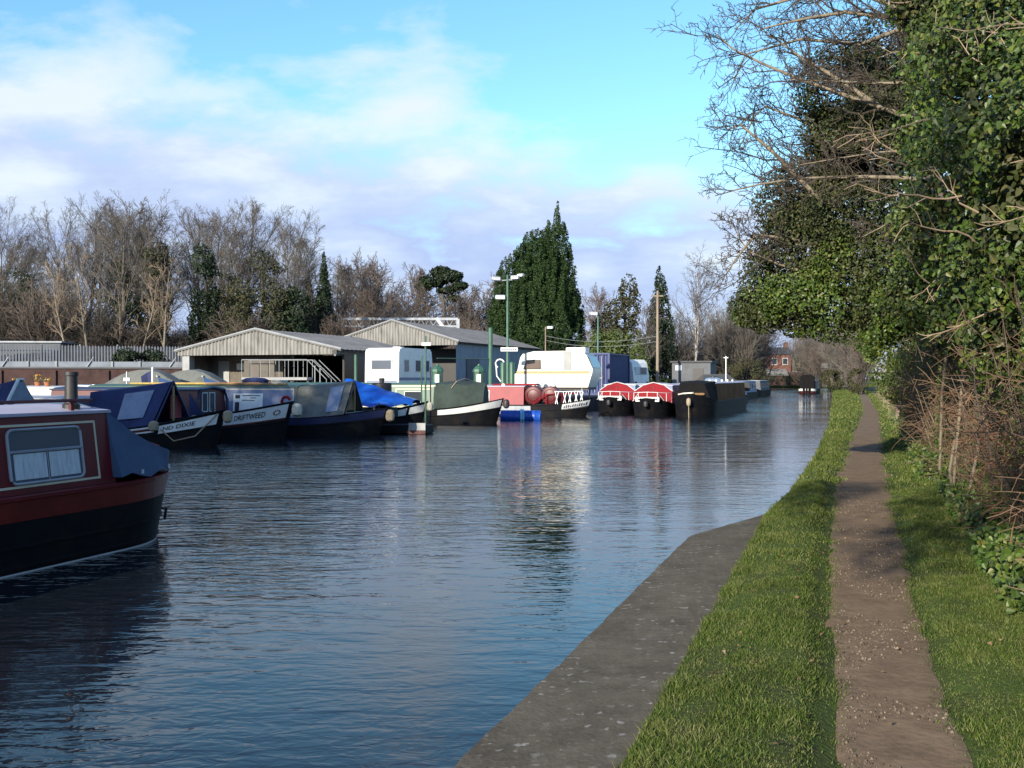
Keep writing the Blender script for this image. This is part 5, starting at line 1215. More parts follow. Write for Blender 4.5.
# ---- house and walls at the end of the canal
x,y,_ = at(768,0,190); t = thing('brick_house','two-storey red brick house with dark slate roof at the end of the canal','house',(x,y,.4),R(-4))
W_, D_ , E_ = 4.3, 6.5, at(0,354.5,190)[2]-.4; Rz = at(0,347,190)[2]-.4
MB().box((W_/2,D_/2,E_/2),(W_,D_,E_)).build('wall','brick_house',t)
mb = MB(); mb.prism([(-.3,E_),(D_/2,Rz),(D_+.3,E_)],-.2,W_+.2,'yz'); mb.build('roof','slate',t)
for x_ in (.25,W_-.35): 
    MB().box((x_,D_/2,Rz+.1),(.7,.9,1.7)).build('chimney','brick_house',t)
for x_,z_ in ((1.2,4.4),(3.2,4.4),(1.2,1.8)): fr = panel(t,'window','offwhite',(x_,-.02,z_),(1.0,.08,1.3)); panel(fr,'pane','pane',(x_,-.07,z_),(.85,.03,1.12))
MB().box((W_+.9,D_/2,E_*.42),(1.8,D_*.8,E_*.84)).build('side_wing','block',t)
x,y,_ = at(752,0,182); t = thing('garden_wall','dark brick garden wall at the end of the canal below the house','wall',(x,y,.3),R(-3)); MB().box((4.5,0,1.2),(10.5,.35,2.4)).build('brickwork','brick_dark',t); MB().box((4.5,0,2.44),(10.6,.5,.1)).build('coping','grey_render',t)
x,y,_ = at(768,0,180); t = thing('lean_to','low shed with a pale tiled lean-to roof in front of the house','shed',(x,y,.3),R(-3)); MB().box((1.5,0,.9),(3.0,2,1.8)).build('wall','brick_dark',t); mb = MB(); mb.prism([(-1.3,1.75),(1.2,2.9),(1.2,3.0),(-1.3,1.9)],-.3,3.4,'yz'); mb.build('roof','roof_sheet',t)
for (px,Y,w_,h_,lab) in ((826,150,3.2,3.6,'pale rendered cottage gable half hidden past the far boat'),(680,150,9,6,'low pale building far behind the birch')):
    x,y,_ = at(px,0,Y); t = thing('cottage',lab,'house',(x,y,.3),R(-10)); MB().box((w_/2,3,h_*.4),(w_,6,h_*.8)).build('wall','block',t); mb = MB(); mb.prism([(-.3,h_*.8),(3,h_),(6.3,h_*.8)],-.2,w_+.2,'yz'); mb.build('roof','roof_sheet',t); panel(t,'pane','pane',(w_/2,-.03,h_*.5),(.8,.05,.9))
# timber post by the sunny ivy
x,y,_ = at(899,0,33.0)
t = thing('fence_post','pale weathered timber post under the sunny ivy beside the path','post',(x,y,0)); mb = MB(); mb.box((0,0,.85),(.16,.16,1.7),.3,.02); mb.build('post','pole_wood',t); 
# ------------------------------------------------------------------ trees and plants
def grow(seed, stems, lv, H, r0, lean=0.05, wig0=0.05):
    """levels of branches; returns list of (P,R)"""
    g = np.random.default_rng(seed); B = stems
    d = np.stack([g.normal(0,lean,B), g.normal(0,lean,B), np.ones(B)], -1)
    st0 = np.stack([g.normal(0,.25,B)*(B>1), g.normal(0,.25,B)*(B>1), np.full(B,-.3)], -1)
    out = [poly_level(g, st0, d, H*(0.85+0.2*g.random(B)), np.full(B,r0)*(.8+.4*g.random(B)), np.full(B,.03), 10, wig0, .10)]
    for (m, tmin, ang, lr, rr, n, wig, trop, rend) in lv:
        P, Rr = out[-1]
        S, D_, ln, ra = spawn(g, P, Rr, m, tmin, 1.0, ang, lr, rr)
        out.append(poly_level(g, S, D_, ln, np.maximum(ra, rend), np.full(len(S), rend), n, wig, trop))
    return out
def tree_meshes(levels, nwood, kw=5):
    w = joinv([tubes_np(P, Rr, kw if i else 8) for i,(P,Rr) in enumerate(levels[:nwood])])
    c = joinv([tubes_np(P, Rr, 3) for P,Rr in levels[nwood:]])
    return w, c
STD = [(15,.28,(22,48),.40,.55,6,.10,.10,.03),(7,.15,(22,50),.48,.6,5,.13,.10,.020),(5,.15,(25,55),.5,.6,4,.16,.07,.014),(4,.2,(25,55),.55,.7,3,.15,.04,.011)]
TALL = [(14,.34,(24,48),.43,.5,7,.06,.09,.03),(9,.18,(22,48),.42,.6,5,.10,.09,.014),(6,.15,(22,50),.50,.6,4,.14,.05,.009),(5,.2,(25,55),.55,.7,3,.15,.03,.0075)]
BRUSH = [(9,.05,(15,40),.62,.6,5,.12,.06,.02),(6,.1,(20,50),.5,.6,4,.15,.05,.013),(5,.1,(25,55),.5,.7,3,.16,.02,.011)]
def proto_tree(seed, stems, lv, H, r0, bark, twig, name, lab, cat, group, loc, sc=1.0, rz=0.0, nwood=2, lean=.05):
    w, c = tree_meshes(grow(seed,stems,lv,H,r0,lean), nwood)
    t = thing(name, lab, cat, loc, rz, group); t.scale = (sc,sc,sc)
    link('trunk', mesh_np('trunk', w[0], [w[1]]), bark, t, True); link('crown', mesh_np('crown', c[0], [c[1]]), twig, t)
    return t
def again(src, loc, sc, rz, lab, scz=None):
    c = copy_tree(src); c.location = loc; c.rotation_euler = (0,0,rz); c.scale = (sc,sc,scz or sc); c['label'] = lab; return c

GW = 'bare trees of the wood behind the palisade fence'
LT = 'tall bare tree with fine grey winter crown in the wood behind the palisade fence'
spots = [(-8,88,186),(18,104,240),(45,98,228),(72,90,196),(98,100,195),(128,88,190),(150,106,215),(178,90,184),(203,103,200),(226,92,198),(247,104,206),(268,96,222),(292,90,208),(310,104,236),(60,112,210),(112,116,205),(165,115,200),(215,118,205),(30,116,236),(330,110,262),(-20,112,215),(280,120,215),(85,96,205),(138,98,200),(190,96,208),(240,110,195),(5,94,244),(58,106,222)]
HT = 17.0; protos = []
for i,(px,Y,yt) in enumerate(spots):
    x,y,zt = at(px,yt,Y); H = zt-1.75
    if i < 5:
        t = proto_tree(100+i, 2 if i == 4 else 1, TALL if i != 2 else STD, HT, .24, 'bark','twig','bare_tree',LT,'tree',GW,(x,y,1.7),1.0, i*1.3)
        zmax = max(v.co.z for c in t.children for v in c.data.vertices if c.name.startswith('crown')); protos.append((t,zmax)); t.scale = (H/zmax,)*3
    else:
        s_,zm = protos[(i*3+i//4)%5]; again(s_, (x,y,1.7), H/zm*random.uniform(1.0,1.2), i*2.1, LT, H/zm)
# pale slender trunks at the wood's edge
GP = 'pale slender trunks at the edge of the wood'
for i,(px,Y,yt) in enumerate(((70,81,262),(90,80.5,250),(138,82,268),(163,81,255),(170,83,275),(120,83,285))):
    x,y,zt = at(px,yt,Y); H = zt-1.75
    if i == 0:
        PT = proto_tree(140,1,[(10,.35,(20,50),.28,.45,5,.14,.08,.02),(5,.15,(25,55),.5,.6,4,.15,.06,.014),(4,.2,(25,55),.5,.7,3,.15,.04,.011)],10,.13,'bark_pale','twig_pale','slender_tree','slender pale-trunked bare tree at the front edge of the wood','tree',GP,(x,y,1.7),1,0)
        PZ_ = max(v.co.z for v in PT.children[1].data.vertices); PT.scale = (H/PZ_,)*3
    else: again(PT,(x,y,1.7),H/PZ_,i*1.7,'slender pale-trunked bare tree at the front edge of the wood')
# underbrush
GB = 'brown leafless bushes under the wood'; LB = 'brown leafless bush filling the foot of the wood behind the palisade fence'
def brush(seed, H, twig, loc, sc, lab, group, cat='bush', name='bare_bush', lean=.28): return proto_tree(seed,9,BRUSH,H,.05,'bark_dark',twig,name,lab,cat,group,loc,sc,0,1,lean)
b1 = brush(201,6,'twig_dark',(at(5,0,84)[0],84,1.7),1.0,LB,GB); b2 = brush(202,6,'twig_red',(at(42,0,84)[0],84,1.7),1.1,LB,GB); b3 = brush(203,6,'twig',(at(80,0,85)[0],85,1.7),1.0,LB,GB)
for i in range(34):
    px = -30+ i*11.3 + random.uniform(-6,6); Y = random.choice((83,86,90,95,101,108)); again((b1,b2,b3,b1)[i%4],(at(px,0,Y)[0],Y,1.7),random.uniform(.75,1.3),i*1.9,LB,random.uniform(.45,.8))
# evergreen, ivy covered
def leafy(name, lab, cat, loc, blobs, n, size, m, group=None, trunk=(.16,3.0), gap=.4, gsc=.6, bark='bark_dark', lo=.55, aspect=.6, seed=1, up=0.3, kind='leaf', droop=0.0):
    g = np.random.default_rng(seed); t = thing(name,lab,cat,loc,0,group)
    P,nr = blob_points(g,blobs,n,lo,gap,gsc)
    nr = nr + g.normal(0,.6,P.shape) + np.array([0,0,up])
    v,f = leaves_np(P,nr,size[0]+(size[1]-size[0])*g.random(len(P)),g,kind,aspect,.3,droop)
    link('crown',mesh_np('crown',v,[f]),m,t)
    MB().tube([(0,0,-.3),(.05*trunk[1],.03,trunk[1]*.5),(0,0,trunk[1])],[trunk[0]*1.2,trunk[0],trunk[0]*.5],8).build('trunk',bark,t,True)
    return t
GI = 'ivy-clad and evergreen trees of the wood'
ivies = [(205,86,248,2.0,'fir_dark','narrow ivy-clad trunk, tallest dark column in the middle of the wood'),(262,84,252,3.6,'olive','broad olive ivy-clad tree at the right part of the wood'),(120,92,262,2.6,'fir_dark','dark ivy-clad tree between bare trunks in the left half of the wood'),(18,88,270,3.8,'fir_dark','dark spreading evergreen at the left end of the wood'),
         (155,90,240,2.2,'olive','slim olive ivy-clad tree left of the tallest dark column'),(288,84,280,2.4,'fir_dark','dark ivy-clad tree just above the barn ridge'),(324,88,262,1.9,'fir_dark','narrow dark conifer at the right end of the wood'),(308,95,282,2.6,'fir_dark','low dark evergreen left of the narrow conifer'),(228,90,275,2.6,'olive','olive evergreen bush behind the barn roof'),(60,96,290,3.4,'olive','low olive evergreen behind the slender trunks')]
for i,(px,Y,yt,w_,m,lab) in enumerate(ivies):
    x,y,zt = at(px,yt,Y); H = zt-1.7; r=w_
    if 'conifer' in lab: bl = [(0,0,H*k,r*(1.05-k),r*(1.05-k),H*.16) for k in (.15,.3,.45,.6,.72,.84,.93)]
    elif r < 2.3: bl = [(random.uniform(-.3,.3),0,H*k,r*(.75-.4*abs(k-.45)),r*.6,H*.15) for k in (.12,.28,.44,.6,.74,.88)]
    else: bl = [(0,0,H*.35,r,r*.8,H*.32),(-r*.4,0,H*.6,r*.55,r*.5,H*.22),(r*.35,0,H*.68,r*.5,r*.5,H*.22),(0,0,H*.85,r*.4,r*.4,H*.16)]
    leafy('ivy_clad_tree' if 'ivy' in lab else 'evergreen_tree',lab,'tree',(x,y,1.7),bl,8500,(.16,.34),m,GI,(.2,H*.8),.15 if 'conifer' in lab else .46,.5,seed=300+i)
x,y,_ = at(140,0,73); H = at(0,346,73)[2]-.6
leafy('dark_bush','dense dark evergreen bush in front of the palisade fence','bush',(x,y,.6),[(0,0,H*.4,2.3,1.4,H*.45),(-1.0,0,H*.65,1.1,1,H*.3),(.9,0,H*.6,1.2,1,H*.33)],6000,(.16,.3),'fir_dark',None,(.15,1.5),.2)

# the great dark conifer
x,y,_ = at(536,0,114)
CB = [(0,0,6.3,5.0,4.5,6.2),(-1.7,0,9.0,3.5,3.4,5.6),(1.7,0,10,3.3,3.2,6.2),(.4,0,12.2,2.9,2.9,5),(2.3,0,15.2,1.35,1.35,3.8),(2.35,0,18.7,.40,.40,2.0),(3.2,0,6.5,2.3,2.5,6),(-3.3,0,6.2,2.1,2.2,5.2),(.3,0,14.6,1.6,1.6,3),(-1.2,0,12.6,1.3,1.3,2.6),(3.0,0,10.4,1.2,1.2,3)]
g = np.random.default_rng(40); Pc,nc = blob_points(g,CB,1100,.97); CB2 = [(p[0]+n_[0]*.10,p[1]+n_[1]*.10,p[2]+.35,.11+.15*k,.11+.15*k,.50+.55*k) for p,n_,k in zip(Pc,nc,g.random(len(Pc))**2) if p[2]>.6]
leafy('conifer_tree','huge dense dark green conifer towering behind the grey shed','tree',(x,y,.5),CB2*1+[(a,b,c_,d*.93,e_*.93,f_*.95) for a,b,c_,d,e_,f_ in CB],150000,(.18,.42),'fir',None,(.4,15),.15,.8,lo=.70,aspect=.34,seed=41,up=.9)
# umbrella pine
x,y,_ = at(441,0,135); g_ = .1335
t = leafy('pine_tree','umbrella-shaped dark pine with bare trunk, left of the great conifer','tree',(x,y,.5),[(-.9,0,14.3,1.9,1.6,.9),(1.2,0,14.9,1.9,1.5,.8),(0,0,15.5,1.5,1.4,.7),(2.6,0,13.6,1.1,1,.6),(-2.4,0,13.4,1.2,1,.6),(.6,0,13.0,1.3,1,.5),(1.9,0,11.9,.9,.8,.4)],6500,(.28,.5),'fir_dark',None,(.26,14.5),.35,.8,bark='bark',seed=42)
mb = MB()
for a in ((-2.4,13.2),(2.6,13.4),(1.9,11.7),(-.9,14),(1.2,14.5)): mb.tube([(0,0,a[1]-2.6),(a[0]*.5,.1,a[1]-1.1),(a[0],0,a[1])],[.14,.1,.05],5)
mb.build('limb','bark',t)
# reddish bare trees behind the sheds
GR = 'reddish bare trees far behind the sheds'; LR = 'rounded reddish-brown bare tree far behind the sheds'
rt = proto_tree(150,1,STD,11,.2,'bark','twig_red','round_bare_tree',LR,'tree',GR,(at(352,0,125)[0],125,.5),1,0,2,.08); zm = max(v.co.z for v in rt.children[1].data.vertices)
rt2 = proto_tree(151,2,STD,11,.2,'bark','twig_red','round_bare_tree',LR,'tree',GR,(at(385,0,138)[0],138,.5),1,0,2,.08); zm2 = max(v.co.z for v in rt2.children[1].data.vertices)
for t_,z_,Y,yt in ((rt,zm,125,258),(rt2,zm2,138,268)): q = (at(0,yt,Y)[2]-.5)/z_; t_.scale = (q*1.15,q*1.15,q)
for i,(px,Y,yt) in enumerate(((368,150,262),(408,140,272),(425,128,285),(462,145,282),(478,130,290),(400,124,296),(450,124,300),(490,150,276),(592,150,290),(340,135,268),(472,150,300),(376,122,292),(604,135,292))):
    s_,z_ = ((rt,zm),(rt2,zm2))[i%2]; q = (at(0,yt,Y)[2]-.5)/z_; again(s_,(at(px,0,Y)[0],Y,.5),q*1.2,i*2.3,LR,q)
for i,(px,Y,w_) in enumerate(((360,118,3.0),(415,118,3.0),(468,116,3.0),(500,125,3.2),(440,120,3.0),(390,116,3))): again((b2,b3)[i%2],(at(px,0,Y)[0],Y,.5),1.1,i*1.1,'brown leafless bush seen over the shed roofs',1.1)['group'] = 'brown bushes over the shed roofs'
# mixed trees right of the conifer
def con(px,Y,yt,w_,m,lab,n=7000,seed=1,size=(.25,.45),lopsided=0):
    x,y,zt = at(px,yt,Y); H = zt-.5
    bl = [(lopsided*math.sin(k*9),0,H*k,w_*(1.08-k)**.8,w_*(1.08-k)**.8,H*.17) for k in (.14,.28,.42,.55,.68,.8,.91)]
    return leafy('conifer_tree',lab,'tree',(x,y,.5),bl,n,size,m,'conifers right of the great conifer',(.2,H*.9),.35,.8,lo=.65,aspect=.45,seed=seed,up=.4)
con(660,112,275,2.6,'fir_dark','tall dark conifer behind the wooden utility pole',9000,51)
con(622,118,281,4.6,'olive','broad olive green tree behind the blue container',9000,52,(.3,.55),.8)
con(638,100,333,1.7,'fir_light','small bright green conifer above the small white caravan',4000,53,(.16,.3))
x,y,_ = at(603,0,105); leafy('evergreen_bush','yellow-green evergreen bush behind the lamp post and the cream caravan','bush',(x,y,.5),[(0,0,3.2,2.6,2,3.0),(1.6,0,4.2,1.6,1.5,2.2),(-1.0,0,4.6,1.4,1.3,1.8)],6000,(.2,.4),'fir_light',None,(.15,4),.5)
x,y,_ = at(570,0,108); leafy('dark_bush','dark low evergreens at the foot of the great conifer','bush',(x,y,.5),[(0,0,2.2,4.5,2,2.6),(3.6,0,2.6,2.4,2,2.8),(-3,0,1.8,2.4,2,2.4)],7000,(.22,.42),'fir_dark',None,(.2,3),.3)
q=(at(0,302,104)[2]-.5)/zm; o = again(rt,(at(645,0,104)[0],104,.5),q*1.1,.7,'reddish bare tree in front of the tall dark conifer',q); o['group']='lone bare trees by the yard'
brt = proto_tree(160,2,[(16,.25,(20,45),.34,.5,6,.10,.05,.02),(7,.15,(25,50),.48,.6,5,.14,.0,.013),(5,.15,(25,55),.5,.6,4,.16,-.06,.011)],12,.13,'birch','twig','birch_tree','pale thin-twigged birch standing alone against the sky','tree','lone bare trees by the yard',(at(699,0,112)[0],112,.5),1,0,1)
q = (at(0,271,112)[2]-.5)/max(v.co.z for v in brt.children[1].data.vertices); brt.scale = (q,)*3
# upright willows and thickets towards the canal's end
GT = 'bare thickets along the far canal'; LTk = 'tangled brown bare thicket along the far stretch of the canal'
for i,(px,Y,sc_,zs) in enumerate(((728,125,1.1,1.2),(742,120,1.1,1.35),(752,128,1.2,1.35),(760,135,1.0,1.2),(735,140,1.3,1.4),(715,135,1.1,1.2),(672,125,1.1,1.2),(690,130,1.0,1.1),(722,150,1.3,1.5),(747,150,1.3,1.5),(806,165,1.0,1.2),(822,155,.9,1.0),(838,140,.9,1.0),(850,120,.9,1.1),(862,105,.8,1.0),(815,200,1.3,1.5),(832,180,1.3,1.5),(800,215,1.3,1.4),(846,150,1.2,1.3),(858,130,1.2,1.3))):
    c = again((b3,b3,b2)[i%3],(at(px,0,Y)[0],Y,.3),sc_,i*1.4,LTk,zs); c['group']=GT
for i,(px,Y,yt) in enumerate(((800,230,333),(775,240,350),(822,240,345),(850,210,340))):
    q=(at(0,yt,Y)[2]-.5)/zm; c = again(rt,(at(px,0,Y)[0],Y,.4),q*1.1,i*1.9,'faint round bare tree beyond the end of the canal',q); c['group']='bare trees beyond the end of the canal'
for i,(px,Y,w_,h_,m,lab) in enumerate(((742,118,3.0,4.2,'olive','dark green bush on the bank beside the last moored boats'),(806,185,2.5,6,'olive','green bush right of the brick house'),(834,128,1.8,2.6,'olive','rounded green bush behind the far towpath boat'),(858,100,1.0,2.4,'olive','dark green bush where the towpath bends out of sight'),(784,176,6,2.4,'fir_dark','low dark hedge along the end of the canal'))):
    x,y,_ = at(px,0,Y); leafy('round_bush',lab,'bush',(x,y,.2),[(0,0,h_*.45,w_,w_*.7,h_*.5),(-w_*.4,0,h_*.6,w_*.5,w_*.5,h_*.38),(w_*.4,0,h_*.55,w_*.55,w_*.5,h_*.36)],5200,(.12,.28),m,'bushes near the end of the canal',(.12,h_*.6),.62,.9,seed=70+i)

# ---- towpath side: overhanging trees and the hedge
def pblobs(lst): return [(*at(px,py,Y),r,r*1.05,r) for px,py,Y,r in lst]
def add_leaves(root, name, blobs, n, size, m, seed, gap=.5, gsc=2.0, lo=.4, kind='leaf', aspect=.75, up=.2, droop=.6, zmin=None):
    g = np.random.default_rng(seed); P,nr = blob_points(g,blobs,n,lo,gap,gsc)
    if zmin is not None: k = P[:,2] > zmin; P,nr = P[k],nr[k]
    nr = nr*.9+g.normal(0,.55,P.shape)+np.array([-.25,-.35,up]); s_ = size[0]+(size[1]-size[0])*g.random(len(P))
    v,f = leaves_np(P,nr,s_,g,kind,aspect,.28,droop); return link(name,mesh_np(name,v,[f]),m,root)
def limbs_np(polys, n=9):
    out = []
    for pts,r0,r1 in polys:
        P = np.array([at(*p) for p in pts]); L_ = np.linspace(0,len(P)-1,n)
        out.append((np.stack([np.interp(L_,np.arange(len(P)),P[:,k]) for k in range(3)],-1), np.linspace(r0,r1,n)))
    return np.stack([o[0] for o in out]), np.stack([o[1] for o in out])
origin = lambda o: None
# B: the farther overhanging tree (built in place, empty at the world origin of its parts)
t = thing('overhanging_tree','ivy-hung hawthorn leaning over the towpath with bare twigs reaching across the sky','tree',(0,0,0))
bx,by,_ = st(17.5,2.1)
limb = [([(985,178,13.6),(945,137,13.9),(900,113,14.1),(862,102,14.3),(815,86,14.5),(770,68,14.8),(735,52,15),(715,34,15.2)],.05,.009),
        ([(968,62,12.6),(930,34,13),(895,20,13.4),(850,12,13.8),(800,20,14.2),(760,30,14.6)],.055,.010),
        ([(950,183,13.2),(905,178,13.6),(862,177,14),(800,178,14.5),(750,186,15),(715,196,15.4)],.036,.007),
        ([(880,108,14.2),(832,76,14.5),(800,58,14.7),(776,40,14.8)],.04,.008),
        ([(942,191,12.9),(912,206,13.1),(884,226,13.3),(862,237,13.4)],.016,.006),
        ([(945,82,13.3),(880,84,13.7),(835,82,14),(788,80,14.3)],.024,.008),
        ([(930,150,13.8),(880,152,14),(830,160,14.2),(800,165,14.4)],.016,.006),
        ([(900,30,14),(860,45,14.5),(800,40,15),(745,55,15.4),(730,90,15.6)],.035,.007),
        ([(880,230,15.5),(820,200,15.6),(770,150,15.8),(740,125,16),(728,130,16.1)],.045,.008),
        ([(860,260,15.8),(800,240,16),(755,235,16.2),(735,260,16.2),(722,280,16.2)],.035,.007),
        ([(830,280,16),(780,265,16.2),(745,250,16.3),(728,215,16.4)],.025,.007),
        ([(900,10,14.5),(850,-10,15),(790,0,15.3),(755,10,15.6),(735,30,15.8)],.04,.008),
        ([(860,150,15.5),(800,120,15.8),(760,105,16),(738,150,16.2)],.03,.007)]
g = np.random.default_rng(77); lev = [limbs_np(limb)]
S,D_,ln,ra = spawn(g,*lev[0],13,.12,1.0,(25,65),.24,.5,.5); D_ = D_+np.array([-.35,-.05,.15]); lev.append(poly_level(g,S,D_,np.clip(ln,.3,1.0),np.maximum(ra,.008),np.full(len(S),.005),7,.22,.05))
# bushy extra limbs from the tangle
bl = pblobs([(850,70,15.5,1.0),(860,130,16,1.1),(820,180,16.3,.8),(800,240,16.5,.8),(890,40,15,1.0),(790,130,16,.6)])
P0,_n = blob_points(g,bl,85,.2); D0 = np.array([-.7,-.1,.15])+g.normal(0,.55,P0.shape); ex = poly_level(g,P0,D0,.7+.8*g.random(len(P0)),np.full(len(P0),.014),np.full(len(P0),.005),7,.2,.04)
lev[1] = (np.concatenate([lev[1][0],ex[0]]),np.concatenate([lev[1][1],ex[1]]))
S,D_,ln,ra = spawn(g,*lev[1],7,.1,1.0,(30,75),.42,.6,.4); lev.append(poly_level(g,S,D_,np.clip(ln,.12,.6),np.maximum(ra*.8,.0055),np.full(len(S),.004),5,.26,.04))
S,D_,ln,ra = spawn(g,*lev[2],4,.15,1.0,(35,75),.40,.6,.3); lev.append(poly_level(g,S,D_,np.clip(ln,.05,.22),np.maximum(ra*.8,.0042),np.full(len(S),.0035),3,.2,.0))
w = tubes_np(*lev[0],7); link('limb',mesh_np('limb',w[0],[w[1]]),'bark_pale',t,True)
c = joinv([tubes_np(*l,4 if i==0 else 3) for i,l in enumerate(lev[1:])]); link('twigs',mesh_np('twigs',c[0],[c[1]]),'twig_dark',t)
mb = MB(); mb.tube([(bx,by,-.3),(bx-.1,by,1.2),(bx-.4,by-.3,2.6),at(960,240,15),at(930,180,14.6),at(905,100,14.8),at(900,0,15)],[.28,.22,.2,.17,.13,.1,.07],10)
mb.tube([(bx-.2,by,1.8),at(900,300,15.8),at(840,290,16),at(800,270,16.2)],[.16,.13,.09,.05],8); mb.build('trunk','bark',t,True)
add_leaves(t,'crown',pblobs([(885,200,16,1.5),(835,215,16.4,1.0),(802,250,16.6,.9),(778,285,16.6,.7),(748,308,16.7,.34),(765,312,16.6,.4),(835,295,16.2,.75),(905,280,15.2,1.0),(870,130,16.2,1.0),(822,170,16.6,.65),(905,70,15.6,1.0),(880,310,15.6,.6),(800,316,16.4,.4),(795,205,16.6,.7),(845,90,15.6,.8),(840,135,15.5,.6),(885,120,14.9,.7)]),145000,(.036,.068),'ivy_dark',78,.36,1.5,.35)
add_leaves(t,'sun_tinted_ivy',pblobs([(765,300,16.3,.45),(800,298,16,.6),(840,300,15.6,.7),(745,312,16.5,.25),(890,290,14.8,.7),(850,265,15.5,.6),(870,320,15,.5)]),14000,(.036,.07),'ivy',79,.55,1.8,.4)  # lighter leaf colour stands in for sun on the lower crown
# A: the near ivy tree
t = thing('ivy_tree','tree smothered in large glossy ivy leaves at the right edge, nearest of the towpath trees','tree',(0,0,0))
ax,ay,_ = st(10.6,1.9)
mb = MB(); mb.tube([(ax,ay,-.3),(ax+.05,ay,1.5),(ax-.05,ay-.1,3.2),(ax+.1,ay-.2,5.5),(ax+.2,ay-.2,8.0)],[.26,.2,.19,.15,.09],10); mb.tube([(ax,ay,2.8),at(980,150,11),at(965,60,12)],[.12,.09,.06],7); mb.build('trunk','bark',t,True)
blA = pblobs([(1012,40,10,1.1),(966,50,11.6,.75),(1000,165,9.8,.95),(960,225,11,.75),(1022,275,9.2,.85),(932,290,12.2,.62),(985,322,10.6,.6),(948,135,12,.62),(1045,120,8.6,1.0),(1055,330,8.7,.8),(1000,-40,11,1.1),(940,-10,12.5,.7),(1080,220,8.2,1.0),(925,225,12.8,.5)])
add_leaves(t,'crown',blA,74000,(.036,.074),'ivy',81,.62,1.9,.3,'ivy')
add_leaves(t,'inner_ivy',[(x_,y_+.4,z_,r_*.7,r_*.7,r_*.7) for x_,y_,z_,r_,_,_2 in blA],14000,(.06,.10),'ivy_dark',82,.1,1.9,.1,'ivy')  # inner leaves coloured darker as shade inside the crown
g = np.random.default_rng(83); P0,nr0 = blob_points(g,blA,55,.7); lv = poly_level(g,P0,nr0+np.array([-.5,-.2,.2])+g.normal(0,.4,P0.shape),.4+.7*g.random(len(P0)),np.full(len(P0),.008),np.full(len(P0),.003),8,.22,.02)
S,D_,ln,ra = spawn(g,*lv,5,.3,1,(30,60),.35,.6); l2 = poly_level(g,S,D_,ln,np.maximum(ra,.004),np.full(len(S),.003),4,.2,0)
c = joinv([tubes_np(*lv,4),tubes_np(*l2,3)]); link('twigs',mesh_np('twigs',c[0],[c[1]]),'twig_pale',t)['kind'] = 'stuff'
# C: sunny ivy farther on
t = thing('ivy_tree','sunlit yellow-green ivy bush arching over the path beyond the dark trees','tree',(0,0,0))
cx,cy,_ = st(29.5,1.4); MB().tube([(cx,cy,-.2),(cx-.1,cy,1.4),(cx-.3,cy-.2,2.6)],[.2,.16,.1],8).build('trunk','bark_pale',t,True)
add_leaves(t,'crown',pblobs([(890,352,28,.75),(868,347,29,.5),(897,385,27,.5),(908,402,27,.5),(856,338,30,.42),(915,345,25.5,.8),(880,335,28,.7),(885,372,28.5,.45)]),16000,(.06,.11),'ivy_sun_tint',84,.65,1.6,.35)
g = np.random.default_rng(85); n = 500; s_ = 24+24*g.random(n); tt_ = .95+.7*g.random(n)+.5*(s_>34)*0; base = np.stack([UX*s_+UY*tt_,UY*s_-UX*tt_,0*s_+.05],-1)
